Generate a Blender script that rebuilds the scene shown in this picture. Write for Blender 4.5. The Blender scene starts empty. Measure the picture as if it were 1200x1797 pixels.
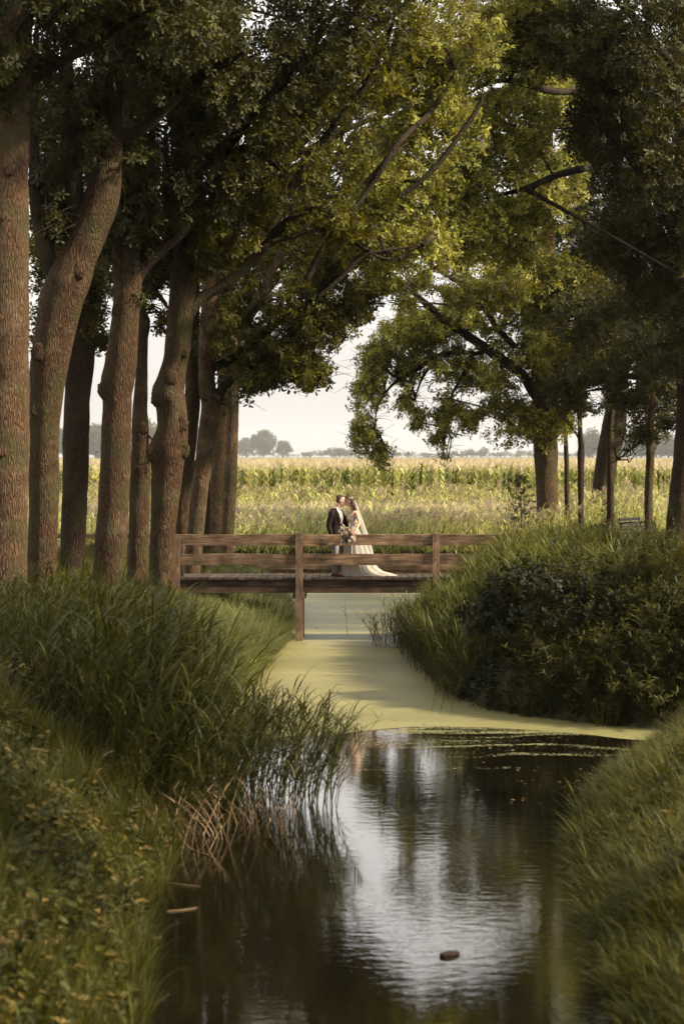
import bpy, bmesh, math, random
import numpy as np
from mathutils import Vector, noise as mnoise, geometry as mgeo
from math import radians as R, sin, cos, pi

random.seed(7)
rng = np.random.default_rng(11)
sc = bpy.context.scene
C = sc.collection

# ------------------------------------------------------------------ camera
CAMZ, F, CX, CY, HOR = 2.6, 4250.0, 600.0, 898.5, 801.0
TILT = math.atan((CY - HOR) / F)
cam_d = bpy.data.cameras.new('camera')
cam = bpy.data.objects.new('camera', cam_d)
C.objects.link(cam)
cam.location = (0, 0, CAMZ)
cam.rotation_euler = (pi / 2 - TILT, 0, 0)
cam_d.sensor_fit = 'HORIZONTAL'
cam_d.sensor_width = 24.0
cam_d.lens = 85.0
cam_d.clip_start = 0.5
cam_d.clip_end = 14000
cam_d.dof.use_dof = True
cam_d.dof.focus_distance = 52.0
cam_d.dof.aperture_fstop = 2.6
sc.camera = cam

# ------------------------------------------------------------------ world: thin bright overcast over a low warm sun
SUN_EL, SUN_AZ = R(37), R(102)          # azimuth measured from +Y towards +X
w = bpy.data.worlds.new('World')
sc.world = w
w.use_nodes = True
nt = w.node_tree
nt.nodes.clear()
N = nt.nodes.new
L = nt.links.new
out = N('ShaderNodeOutputWorld')
bg = N('ShaderNodeBackground')
sky = N('ShaderNodeTexSky')
sky.sky_type = 'NISHITA'
sky.sun_disc = False
sky.sun_elevation = SUN_EL
sky.sun_rotation = SUN_AZ
sky.dust_density = 4.0
sky.air_density = 1.0
tc = N('ShaderNodeTexCoord')
sep = N('ShaderNodeSeparateXYZ')
L(tc.outputs['Generated'], sep.inputs[0])
ramp = N('ShaderNodeValToRGB')           # cloud sheet: a little brighter upwards, as overcast skies are
L(sep.outputs['Z'], ramp.inputs[0])
e = ramp.color_ramp.elements
e[0].position = 0.0
e[0].color = (7.4, 7.0, 6.6, 1)
e[1].position = 0.14
e[1].color = (14.0, 13.4, 12.7, 1)
nz = N('ShaderNodeTexNoise')
nz.inputs['Scale'].default_value = 3.0
nz.inputs['Detail'].default_value = 5.0
mp = N('ShaderNodeMapping')
mp.inputs['Scale'].default_value = (1, 1, 5)
L(tc.outputs['Generated'], mp.inputs[0])
L(mp.outputs[0], nz.inputs['Vector'])
mr = N('ShaderNodeMapRange')
mr.inputs['From Min'].default_value = 0.3
mr.inputs['From Max'].default_value = 0.7
mr.inputs['To Min'].default_value = 0.87
mr.inputs['To Max'].default_value = 1.06
L(nz.outputs['Fac'], mr.inputs[0])
mul = N('ShaderNodeVectorMath')
mul.operation = 'SCALE'
L(ramp.outputs[0], mul.inputs[0])
L(mr.outputs[0], mul.inputs['Scale'])
mix = N('ShaderNodeMix')
mix.data_type = 'RGBA'
mix.inputs['Factor'].default_value = 0.88
L(sky.outputs[0], mix.inputs['A'])
L(mul.outputs[0], mix.inputs['B'])
L(mix.outputs['Result'], bg.inputs[0])
bg.inputs[1].default_value = 0.0505
L(bg.outputs[0], out.inputs[0])

sd = bpy.data.lights.new('sun', 'SUN')
sun = bpy.data.objects.new('sun', sd)
C.objects.link(sun)
sd.energy = 5.0
sd.angle = R(4)
sd.color = (1.0, 0.86, 0.66)
sdir = Vector((sin(SUN_AZ) * cos(SUN_EL), cos(SUN_AZ) * cos(SUN_EL), sin(SUN_EL)))
sun.rotation_euler = sdir.to_track_quat('Z', 'Y').to_euler()

sc.view_settings.view_transform = 'Standard'
sc.view_settings.look = 'None'
sc.view_settings.gamma = 1.0
sc.view_settings.use_curve_mapping = False
sc.view_settings.exposure = 1.22
sc.render.engine = 'CYCLES'
cy = sc.cycles
cy.max_bounces = 8
cy.diffuse_bounces = 1
cy.glossy_bounces = 3
cy.transmission_bounces = 5
cy.transparent_max_bounces = 12
cy.volume_bounces = 1
cy.caustics_reflective = False
cy.caustics_refractive = False
cy.use_denoising = True

# ------------------------------------------------------------------ helpers
def P(px, py, Y):
    """world point seen at photograph pixel (px, py), Y metres away"""
    x = (px - CX) / F
    y = (CY - py) / F
    d = Vector((x, cos(TILT) + y * sin(TILT), -sin(TILT) + y * cos(TILT)))
    return Vector((0, 0, CAMZ)) + d * (Y / d.y)

def pxm(Y):
    return F / Y

def tag(o, label=None, cat=None, group=None, kind=None):
    if label: o['label'] = label
    if cat: o['category'] = cat
    if group: o['group'] = group
    if kind: o['kind'] = kind
    return o

def empty(name, loc=(0, 0, 0), label=None, cat=None, group=None):
    o = bpy.data.objects.new(name, None)
    C.objects.link(o)
    o.location = loc
    return tag(o, label, cat, group)

class MB:
    def __init__(s):
        s.v = []; s.f = []; s.m = []
    def add(s, v, f, m=0):
        b = len(s.v)
        s.v.extend([tuple(p) for p in v])
        s.f.extend([tuple(i + b for i in q) for q in f])
        s.m.extend([m] * len(f))
    def mesh(s, name, mats, smooth=False):
        me = bpy.data.meshes.new(name)
        me.from_pydata(s.v, [], s.f)
        for m in (mats if isinstance(mats, (list, tuple)) else [mats]):
            me.materials.append(m)
        if s.m and max(s.m) > 0:
            me.polygons.foreach_set('material_index', s.m)
        if smooth:
            me.polygons.foreach_set('use_smooth', [True] * len(me.polygons))
        me.update()
        return me
    def obj(s, name, mats, parent=None, smooth=False):
        o = bpy.data.objects.new(name, s.mesh(name, mats, smooth))
        C.objects.link(o)
        if parent:
            o.parent = parent
            root = parent
            off = Vector((0, 0, 0))
            while root:
                off += root.location
                root = root.parent
            o.location = -off            # parts are modelled in place
        return o

def link_copy(src, parent=None, loc=None):
    o = src.copy()
    C.objects.link(o)
    if parent: o.parent = parent
    if loc is not None: o.location = loc
    return o

def box(mb, x0, x1, y0, y1, z0, z1, m=0, jit=0.0, bev=0.0):
    j = lambda: random.uniform(-jit, jit)
    if bev:
        b = bev
        vs = []
        for (x, sx) in ((x0, 1), (x1, -1)):
            for (y, z) in ((y0 + b, z0), (y1 - b, z0), (y1, z0 + b), (y1, z1 - b), (y1 - b, z1), (y0 + b, z1), (y0, z1 - b), (y0, z0 + b)):
                vs.append((x + j(), y + j(), z + j()))
        fs = [(i, (i + 1) % 8, 8 + (i + 1) % 8, 8 + i) for i in range(8)]
        fs += [tuple(range(7, -1, -1)), tuple(range(8, 16))]
        mb.add(vs, fs, m)
        return
    v = [(x + j(), y + j(), z + j()) for z in (z0, z1) for y in (y0, y1) for x in (x0, x1)]
    mb.add(v, [(0, 2, 3, 1), (4, 5, 7, 6), (0, 1, 5, 4), (2, 6, 7, 3), (0, 4, 6, 2), (1, 3, 7, 5)], m)

def tube(mb, pts, rad, n=8, m=0, cap=True):
    pts = [Vector(p) for p in pts]
    k = len(pts)
    vs = []
    up = Vector((0.13, 0.97, 0.2)).normalized()
    for i, p in enumerate(pts):
        t = (pts[min(i + 1, k - 1)] - pts[max(i - 1, 0)])
        if t.length < 1e-9: t = Vector((0, 0, 1))
        t.normalize()
        a = t.cross(up)
        if a.length < 1e-3: a = t.cross(Vector((1, 0, 0)))
        a.normalize()
        b = t.cross(a)
        r = rad[i] if hasattr(rad, '__len__') else rad
        for q in range(n):
            th = 2 * pi * q / n
            vs.append(p + a * (cos(th) * r) + b * (sin(th) * r))
    fs = [(i * n + q, i * n + (q + 1) % n, (i + 1) * n + (q + 1) % n, (i + 1) * n + q) for i in range(k - 1) for q in range(n)]
    if cap:
        fs.append(tuple(range(n - 1, -1, -1)))
        fs.append(tuple((k - 1) * n + q for q in range(n)))
    mb.add(vs, fs, m)

def loft(mb, rings, m=0, cap=True):
    n = len(rings[0])
    vs = [p for r in rings for p in r]
    fs = [(i * n + q, i * n + (q + 1) % n, (i + 1) * n + (q + 1) % n, (i + 1) * n + q) for i in range(len(rings) - 1) for q in range(n)]
    if cap:
        fs.append(tuple(range(n - 1, -1, -1)))
        fs.append(tuple((len(rings) - 1) * n + q for q in range(n)))
    mb.add(vs, fs, m)

def ring(cx, cy_, z, rf, rl, yaw, n=24, front=None):
    """rf = half depth along facing direction yaw, rl = half width"""
    o = []
    for q in range(n):
        t = 2 * pi * q / n
        a, b = rf * cos(t), rl * sin(t)
        if front is not None and cos(t) > 0: a *= front
        o.append((cx + a * cos(yaw) - b * sin(yaw), cy_ + a * sin(yaw) + b * cos(yaw), z))
    return o

def ellipsoid(mb, c, r, m=0, n=14, k=10, tilt=0.0):
    rings = []
    for i in range(1, k):
        ph = -pi / 2 + pi * i / k
        rr = []
        for q in range(n):
            t = 2 * pi * q / n
            x, y, z = r[0] * cos(ph) * cos(t), r[1] * cos(ph) * sin(t), r[2] * sin(ph)
            x, z = x * cos(tilt) + z * sin(tilt), -x * sin(tilt) + z * cos(tilt)
            rr.append((c[0] + x, c[1] + y, c[2] + z))
        rings.append(rr)
    loft(mb, rings, m)

def smooth_path(pts, step):
    """pts: rows of floats whose first three are x, y, z; Catmull-Rom resampled"""
    a = np.array(pts, float)
    out_ = []
    for i in range(len(a) - 1):
        p0 = a[max(i - 1, 0)]; p1 = a[i]; p2 = a[i + 1]; p3 = a[min(i + 2, len(a) - 1)]
        n = max(1, int(np.linalg.norm(p2[:3] - p1[:3]) / step))
        for k in range(n):
            t = k / n
            out_.append(0.5 * ((2 * p1) + (-p0 + p2) * t + (2 * p0 - 5 * p1 + 4 * p2 - p3) * t * t + (-p0 + 3 * p1 - 3 * p2 + p3) * t ** 3))
    out_.append(a[-1])
    return np.array(out_)

# ------------------------------------------------------------------ materials
def newmat(name):
    m = bpy.data.materials.new(name)
    m.use_nodes = True
    m.node_tree.nodes.clear()
    return m, m.node_tree.nodes.new, m.node_tree.links.new

def col4(c): return (c[0], c[1], c[2], 1)
def olive(c):
    k = 0.68 if c[0] < 0.3 else 0.95
    return (c[0] * (1.12 if c[1] < 0.2 else 1.02) * k, c[1] * 1.0 * k, c[2] * (0.55 if c[1] < 0.2 else 0.72) * k, 1)

def leaf_mat(name, cols, trans=0.35, tcol=None, rough=0.55, gloss=0.06, tip=None, patch=0.3, pscale=0.9):
    """cols: list of base colours picked per plant"""
    m, N, L = newmat(name)
    o = N('ShaderNodeOutputMaterial')
    oi = N('ShaderNodeObjectInfo')
    geo = N('ShaderNodeNewGeometry')
    add = N('ShaderNodeMath'); add.operation = 'ADD'
    mu = N('ShaderNodeMath'); mu.operation = 'MULTIPLY'; mu.inputs[1].default_value = 0.45
    L(geo.outputs['Random Per Island'], mu.inputs[0])
    mu2 = N('ShaderNodeMath'); mu2.operation = 'MULTIPLY'; mu2.inputs[1].default_value = 0.55
    L(oi.outputs['Random'], mu2.inputs[0])
    L(mu.outputs[0], add.inputs[0]); L(mu2.outputs[0], add.inputs[1])
    rp = N('ShaderNodeValToRGB')
    L(add.outputs[0], rp.inputs[0])
    el = rp.color_ramp.elements
    while len(el) < len(cols): el.new(0.5)
    for i, c in enumerate(cols):
        el[i].position = i / (len(cols) - 1)
        el[i].color = olive(c) if c[1] > c[0] * 0.9 else col4(c)
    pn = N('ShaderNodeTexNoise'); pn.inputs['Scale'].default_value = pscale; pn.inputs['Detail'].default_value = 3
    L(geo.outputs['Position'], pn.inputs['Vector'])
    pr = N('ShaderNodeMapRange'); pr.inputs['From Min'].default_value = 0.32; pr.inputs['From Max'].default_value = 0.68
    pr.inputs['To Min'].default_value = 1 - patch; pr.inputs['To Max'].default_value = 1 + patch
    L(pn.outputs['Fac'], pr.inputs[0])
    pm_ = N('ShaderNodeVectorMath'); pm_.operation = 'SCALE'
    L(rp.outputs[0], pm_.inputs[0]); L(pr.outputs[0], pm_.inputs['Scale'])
    d = N('ShaderNodeBsdfPrincipled')
    d.inputs['Roughness'].default_value = rough
    d.inputs['Specular IOR Level'].default_value = 0.22
    L(pm_.outputs[0], d.inputs['Base Color'])
    t = N('ShaderNodeBsdfTranslucent')
    hs = N('ShaderNodeHueSaturation')
    hs.inputs['Value'].default_value = 1.5
    hs.inputs['Saturation'].default_value = 1.1
    hs.inputs['Hue'].default_value = 0.485
    L(pm_.outputs[0], hs.inputs['Color'])
    L(hs.outputs[0], t.inputs[0])
    mx = N('ShaderNodeMixShader')
    mx.inputs[0].default_value = trans
    L(d.outputs[0], mx.inputs[1]); L(t.outputs[0], mx.inputs[2])
    L(mx.outputs[0], o.inputs[0])
    return m

def simple(name, c, rough=0.7, spec=0.4, noise_amt=0.15, scale=20.0, c2=None, bump=0.0, bscale=None, stretch=(1, 1, 1), metal=0.0, coords='Object'):
    m, N, L = newmat(name)
    o = N('ShaderNodeOutputMaterial')
    b = N('ShaderNodeBsdfPrincipled')
    b.inputs['Roughness'].default_value = rough
    b.inputs['Specular IOR Level'].default_value = spec
    b.inputs['Metallic'].default_value = metal
    tc = N('ShaderNodeTexCoord')
    mp = N('ShaderNodeMapping'); mp.inputs['Scale'].default_value = stretch
    L(tc.outputs[coords], mp.inputs[0])
    n = N('ShaderNodeTexNoise'); n.inputs['Scale'].default_value = scale; n.inputs['Detail'].default_value = 6
    L(mp.outputs[0], n.inputs['Vector'])
    rp = N('ShaderNodeValToRGB')
    L(n.outputs['Fac'], rp.inputs[0])
    c2 = c2 or tuple(x * (1 - noise_amt * 2) for x in c)
    rp.color_ramp.elements[0].position = 0.35; rp.color_ramp.elements[0].color = col4(c2)
    rp.color_ramp.elements[1].position = 0.65; rp.color_ramp.elements[1].color = col4(c)
    L(rp.outputs[0], b.inputs['Base Color'])
    if bump:
        bp = N('ShaderNodeBump'); bp.inputs['Strength'].default_value = bump; bp.inputs['Distance'].default_value = 0.02
        n2 = N('ShaderNodeTexNoise'); n2.inputs['Scale'].default_value = bscale or scale; n2.inputs['Detail'].default_value = 8
        L(mp.outputs[0], n2.inputs['Vector'])
        L(n2.outputs['Fac'], bp.inputs['Height']); L(bp.outputs[0], b.inputs['Normal'])
    L(b.outputs[0], o.inputs[0])
    return m

def bark_mat(name, dark, light, lichen, amount=0.5, moss=(0.05, 0.048, 0.016)):
    m, N, L = newmat(name)
    o = N('ShaderNodeOutputMaterial')
    b = N('ShaderNodeBsdfPrincipled')
    b.inputs['Roughness'].default_value = 0.9
    b.inputs['Specular IOR Level'].default_value = 0.2
    tc = N('ShaderNodeTexCoord')
    oi = N('ShaderNodeObjectInfo')
    off = N('ShaderNodeVectorMath'); off.operation = 'ADD'
    sc_ = N('ShaderNodeVectorMath'); sc_.operation = 'SCALE'; sc_.inputs[0].default_value = (37, 11, 23)
    L(oi.outputs['Random'], sc_.inputs['Scale'])
    L(tc.outputs['Object'], off.inputs[0]); L(sc_.outputs[0], off.inputs[1])
    wn = N('ShaderNodeTexNoise'); wn.inputs['Scale'].default_value = 3.0; wn.inputs['Detail'].default_value = 3
    L(off.outputs[0], wn.inputs['Vector'])
    wm = N('ShaderNodeVectorMath'); wm.operation = 'MULTIPLY_ADD'
    wm.inputs[1].default_value = (0.10, 0.10, 0.2)
    L(wn.outputs['Color'], wm.inputs[0]); L(off.outputs[0], wm.inputs[2])
    mp = N('ShaderNodeMapping'); mp.inputs['Scale'].default_value = (36, 36, 4.4)
    L(wm.outputs[0], mp.inputs[0])
    v = N('ShaderNodeTexVoronoi'); v.feature = 'DISTANCE_TO_EDGE'; v.inputs['Scale'].default_value = 1.0
    L(mp.outputs[0], v.inputs['Vector'])
    vr = N('ShaderNodeMapRange'); vr.inputs['From Max'].default_value = 0.40
    L(v.outputs['Distance'], vr.inputs[0])
    fn = N('ShaderNodeTexNoise'); fn.inputs['Scale'].default_value = 1.0; fn.inputs['Detail'].default_value = 9; fn.inputs['Roughness'].default_value = 0.65
    mp2 = N('ShaderNodeMapping'); mp2.inputs['Scale'].default_value = (55, 55, 8)
    L(wm.outputs[0], mp2.inputs[0]); L(mp2.outputs[0], fn.inputs['Vector'])
    h = N('ShaderNodeMath'); h.operation = 'MULTIPLY_ADD'; h.inputs[1].default_value = 0.75
    L(fn.outputs['Fac'], h.inputs[0]); L(vr.outputs[0], h.inputs[2])
    rp = N('ShaderNodeValToRGB')
    L(h.outputs[0], rp.inputs[0])
    rp.color_ramp.elements[0].position = 0.2; rp.color_ramp.elements[0].color = col4(dark)
    rp.color_ramp.elements[1].position = 1.25 if False else 1.0; rp.color_ramp.elements[1].color = col4(light)
    # lichen patches
    ln = N('ShaderNodeTexNoise'); ln.inputs['Scale'].default_value = 2.2; ln.inputs['Detail'].default_value = 8; ln.inputs['Roughness'].default_value = 0.7
    L(off.outputs[0], ln.inputs['Vector'])
    lr = N('ShaderNodeMapRange'); lr.inputs['From Min'].default_value = 0.52; lr.inputs['From Max'].default_value = 0.66; lr.inputs['To Max'].default_value = amount
    L(ln.outputs['Fac'], lr.inputs[0])
    m1 = N('ShaderNodeMix'); m1.data_type = 'RGBA'
    L(lr.outputs[0], m1.inputs['Factor']); L(rp.outputs[0], m1.inputs['A']); m1.inputs['B'].default_value = col4(lichen)
    mn = N('ShaderNodeTexNoise'); mn.inputs['Scale'].default_value = 1.6; mn.inputs['Detail'].default_value = 6
    L(off.outputs[0], mn.inputs['Vector'])
    mr_ = N('ShaderNodeMapRange'); mr_.inputs['From Min'].default_value = 0.46; mr_.inputs['From Max'].default_value = 0.64; mr_.inputs['To Max'].default_value = 0.7
    L(mn.outputs['Fac'], mr_.inputs[0])
    m2 = N('ShaderNodeMix'); m2.data_type = 'RGBA'
    L(mr_.outputs[0], m2.inputs['Factor']); L(m1.outputs['Result'], m2.inputs['A']); m2.inputs['B'].default_value = col4(moss)
    L(m2.outputs['Result'], b.inputs['Base Color'])
    bp = N('ShaderNodeBump'); bp.inputs['Strength'].default_value = 0.9; bp.inputs['Distance'].default_value = 0.03
    L(h.outputs[0], bp.inputs['Height']); L(bp.outputs[0], b.inputs['Normal'])
    L(b.outputs[0], o.inputs[0])
    return m

def wood_mat(name, c1, c2, stretch, green=0.0):
    m, N, L = newmat(name)
    o = N('ShaderNodeOutputMaterial')
    b = N('ShaderNodeBsdfPrincipled')
    b.inputs['Roughness'].default_value = 0.8
    b.inputs['Specular IOR Level'].default_value = 0.25
    tc = N('ShaderNodeTexCoord'); oi = N('ShaderNodeObjectInfo')
    sc_ = N('ShaderNodeVectorMath'); sc_.operation = 'SCALE'; sc_.inputs[0].default_value = (17, 5, 9)
    L(oi.outputs['Random'], sc_.inputs['Scale'])
    off = N('ShaderNodeVectorMath'); off.operation = 'ADD'
    L(tc.outputs['Object'], off.inputs[0]); L(sc_.outputs[0], off.inputs[1])
    mp = N('ShaderNodeMapping'); mp.inputs['Scale'].default_value = stretch
    L(off.outputs[0], mp.inputs[0])
    n = N('ShaderNodeTexNoise'); n.inputs['Scale'].default_value = 1; n.inputs['Detail'].default_value = 9; n.inputs['Roughness'].default_value = 0.62; n.inputs['Distortion'].default_value = 0.6
    L(mp.outputs[0], n.inputs['Vector'])
    rp = N('ShaderNodeValToRGB'); L(n.outputs['Fac'], rp.inputs[0])
    rp.color_ramp.elements[0].position = 0.36; rp.color_ramp.elements[0].color = col4(c2)
    rp.color_ramp.elements[1].position = 0.66; rp.color_ramp.elements[1].color = col4(c1)
    big = N('ShaderNodeTexNoise'); big.inputs['Scale'].default_value = 2.6; big.inputs['Detail'].default_value = 7
    L(off.outputs[0], big.inputs['Vector'])
    br = N('ShaderNodeMapRange'); br.inputs['From Min'].default_value = 0.35; br.inputs['From Max'].default_value = 0.65; br.inputs['To Min'].default_value = 0.5; br.inputs['To Max'].default_value = 1.3
    L(big.outputs['Fac'], br.inputs[0])
    rb = N('ShaderNodeMapRange'); rb.inputs['To Min'].default_value = 0.75; rb.inputs['To Max'].default_value = 1.25
    L(oi.outputs['Random'], rb.inputs[0])
    mm = N('ShaderNodeMath'); mm.operation = 'MULTIPLY'
    L(br.outputs[0], mm.inputs[0]); L(rb.outputs[0], mm.inputs[1])
    ml = N('ShaderNodeVectorMath'); ml.operation = 'SCALE'
    L(rp.outputs[0], ml.inputs[0]); L(mm.outputs[0], ml.inputs['Scale'])
    L(ml.outputs[0], b.inputs['Base Color'])
    bp = N('ShaderNodeBump'); bp.inputs['Strength'].default_value = 0.5; bp.inputs['Distance'].default_value = 0.008
    L(n.outputs['Fac'], bp.inputs['Height']); L(bp.outputs[0], b.inputs['Normal'])
    L(b.outputs[0], o.inputs[0])
    return m

M = {}
M['bark'] = bark_mat('oak_bark', (0.005, 0.003, 0.002), (0.092, 0.049, 0.023), (0.13, 0.095, 0.055), 0.55)
M['bark_pale'] = bark_mat('oak_bark_pale', (0.010, 0.006, 0.0035), (0.14, 0.080, 0.041), (0.19, 0.145, 0.09), 0.5)
M['bark_dark'] = bark_mat('oak_bark_dark', (0.006, 0.0035, 0.002), (0.055, 0.030, 0.016), (0.08, 0.06, 0.04), 0.3)
M['limb'] = bark_mat('limb_bark', (0.006, 0.004, 0.003), (0.05, 0.03, 0.018), (0.07, 0.055, 0.04), 0.3)
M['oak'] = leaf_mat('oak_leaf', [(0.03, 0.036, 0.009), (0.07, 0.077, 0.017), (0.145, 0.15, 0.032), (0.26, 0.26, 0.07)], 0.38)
M['oak_lit'] = leaf_mat('oak_leaf_lit', [(0.06, 0.07, 0.017), (0.15, 0.165, 0.042), (0.31, 0.32, 0.10), (0.50, 0.49, 0.20)], 0.44)  # lit copy of the oak leaf: light on the open crowns put into the colour
M['oak_shade'] = leaf_mat('oak_leaf_shade', [(0.018, 0.022, 0.006), (0.036, 0.042, 0.010), (0.065, 0.07, 0.017), (0.12, 0.12, 0.03)], 0.25)  # shaded copy of the oak leaf: shade of the dense crowns put into the colour
M['far'] = leaf_mat('distant_leaf', [(0.06, 0.075, 0.03), (0.08, 0.10, 0.035), (0.11, 0.12, 0.05)], 0.2)
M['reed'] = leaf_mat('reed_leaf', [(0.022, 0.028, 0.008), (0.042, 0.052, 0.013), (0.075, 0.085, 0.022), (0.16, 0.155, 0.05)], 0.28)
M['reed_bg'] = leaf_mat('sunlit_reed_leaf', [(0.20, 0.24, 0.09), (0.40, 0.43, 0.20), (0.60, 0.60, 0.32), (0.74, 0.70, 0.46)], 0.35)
M['reed_pale'] = leaf_mat('pale_reed_leaf', [(0.05, 0.062, 0.018), (0.10, 0.12, 0.036), (0.18, 0.20, 0.07), (0.30, 0.28, 0.12)], 0.32)
M['plume'] = leaf_mat('reed_plume', [(0.34, 0.24, 0.19), (0.46, 0.36, 0.28)], 0.3)
M['straw'] = leaf_mat('dead_reed', [(0.10, 0.065, 0.03), (0.20, 0.13, 0.07), (0.32, 0.23, 0.13)], 0.1)
M['grass'] = leaf_mat('bank_grass', [(0.03, 0.038, 0.01), (0.06, 0.072, 0.018), (0.11, 0.12, 0.032), (0.17, 0.165, 0.055)], 0.32)
M['sedge'] = leaf_mat('pale_sedge', [(0.04, 0.055, 0.018), (0.12, 0.14, 0.055), (0.22, 0.24, 0.11), (0.30, 0.30, 0.15)], 0.3)
M['ivy'] = leaf_mat('groundcover_leaf', [(0.02, 0.027, 0.008), (0.038, 0.05, 0.012), (0.07, 0.08, 0.018), (0.12, 0.11, 0.03), (0.24, 0.15, 0.05)], 0.26)
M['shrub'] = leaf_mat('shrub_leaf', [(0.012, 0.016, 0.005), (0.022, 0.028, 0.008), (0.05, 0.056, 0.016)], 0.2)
M['herb'] = leaf_mat('willowherb_leaf', [(0.022, 0.027, 0.008), (0.05, 0.057, 0.016), (0.12, 0.125, 0.038)], 0.3)
M['corn'] = leaf_mat('maize_leaf', [(0.03, 0.055, 0.012), (0.07, 0.10, 0.024), (0.28, 0.31, 0.11), (0.50, 0.47, 0.26), (0.62, 0.56, 0.36)], 0.3)
M['tassel'] = leaf_mat('maize_tassel', [(0.32, 0.28, 0.15), (0.46, 0.39, 0.24), (0.58, 0.49, 0.34)], 0.3)
M['ground'] = simple('bank_soil', (0.055, 0.05, 0.02), 0.95, 0.1, 0.3, 3.0, c2=(0.03, 0.024, 0.012), bump=0.6, bscale=12)
M['field'] = simple('field_soil', (0.20, 0.17, 0.08), 0.95, 0.1, 0.2, 0.3, c2=(0.12, 0.12, 0.05))
M['rail'] = wood_mat('weathered_rail_wood', (0.24, 0.155, 0.092), (0.075, 0.043, 0.025), (2.2, 40, 34))
M['post'] = wood_mat('weathered_post_wood', (0.25, 0.16, 0.10), (0.085, 0.052, 0.032), (38, 38, 2.5))
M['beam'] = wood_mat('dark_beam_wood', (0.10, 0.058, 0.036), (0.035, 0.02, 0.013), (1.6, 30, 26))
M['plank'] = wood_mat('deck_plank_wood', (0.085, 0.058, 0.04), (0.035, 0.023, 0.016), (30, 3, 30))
M['board'] = wood_mat('revetment_board_wood', (0.32, 0.22, 0.13), (0.12, 0.075, 0.045), (30, 30, 2))

# ------------------------------------------------------------------ terrain
WATER = -1.37
POLY = [(-1.5, 4), (-1.5, 17), (-1.75, 21), (-1.75, 25), (-1.9, 31), (-1.9, 36), (-1.75, 42), (-1.5, 48), (-1.35, 54), (-1.6, 62),
        (-2.6, 69), (-3.0, 76.2), (5.2, 76.2), (4.5, 69), (2.6, 61), (1.3, 53), (1.55, 46), (1.75, 42.5), (2.1, 38.2), (2.9, 36.8),
        (3.7, 35.8), (4.5, 35.1), (6.0, 34.6), (11, 34.2), (11, 33.0), (6.5, 33.2), (4.7, 32.6), (3.9, 31.0), (3.2, 28.9), (2.75, 26.8), (2.45, 24),
        (2.3, 21), (2.1, 18.5), (2.0, 15), (2.1, 4)]
PA = np.array(POLY)

def sdist(x, y):
    """signed distance to the water outline, positive on land"""
    x = np.asarray(x, float); y = np.asarray(y, float)
    d = np.full(x.shape, 1e9); ins = np.zeros(x.shape, bool)
    n = len(PA)
    for i in range(n):
        ax, ay = PA[i]; bx, by = PA[(i + 1) % n]
        ex, ey = bx - ax, by - ay
        t = np.clip(((x - ax) * ex + (y - ay) * ey) / (ex * ex + ey * ey), 0, 1)
        d = np.minimum(d, np.hypot(x - ax - t * ex, y - ay - t * ey))
        c = ((ay > y) != (by > y)) & (x < (bx - ax) * (y - ay) / ((by - ay) if by != ay else 1e-9) + ax)
        ins ^= c
    return np.where(ins, -d, d)

def sstep(a, b, x):
    if a > b: return 1 - sstep(b, a, x)
    t = np.clip((x - a) / (b - a), 0, 1)
    return t * t * (3 - 2 * t)

def level(x, y):
    """height of the land away from the ditch"""
    lv = 0.0 * x
    lv = lv - 0.75 * sstep(60, 77, y) * (1 - sstep(99, 103, y)) * (1 - sstep(5, 9, x) * (1 - sstep(84, 89, y)))
    near_r = (1 - sstep(31, 35, y)) * sstep(0, 2, x)
    lv = lv - 0.70 * near_r + near_r * 0.20 * np.clip(x - 4.0, 0, 4) + near_r * 0.10 * np.sin(y * 0.9 + x) + near_r * 0.06 * np.sin(y * 2.3 - x * 1.7)
    near_l = (1 - sstep(24, 32, y)) * sstep(0, 2, -x)
    lv = lv + 0.22 * near_l * sstep(2.8, 4.6, -x)
    lv = lv + 0.2 * sstep(36, 42, y) * sstep(3, 7, x) * (1 - sstep(52, 66, y))
    return lv

def wob(x, y):
    return 0.06 * np.sin(x * 1.7 + 0.6 * y) * np.cos(y * 0.9 - x * 0.5) + 0.04 * np.sin(x * 4.1 + 1.3) * np.sin(y * 3.3)

def H(x, y):
    x = np.asarray(x, float); y = np.asarray(y, float)
    d = sdist(x, y)
    wdt = np.where(y > 74, 0.25, np.where((x > 0) & (y < 33), 1.5, 1.9))
    wdt = wdt + 1.9 * sstep(40, 47, y) * (1 - sstep(55, 60, y)) * (x < 0)
    t = np.clip(d / wdt, 0, 1)
    up = 1 - (1 - t) ** 1.7
    lv = level(x, y)
    h = np.where(d > 0, WATER - 0.08 + (lv - WATER + 0.08) * up, WATER - 0.08 + d * 0.8)
    h = np.maximum(h, -2.3)
    h = h + wob(x, y) * np.clip(d, 0, 1) * (1 - sstep(90, 130, y))
    return h

def axis(segs):
    o = []
    for a, b, s in segs:
        o += list(np.arange(a, b, s))
    o.append(segs[-1][1])
    return np.array(o)

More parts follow.
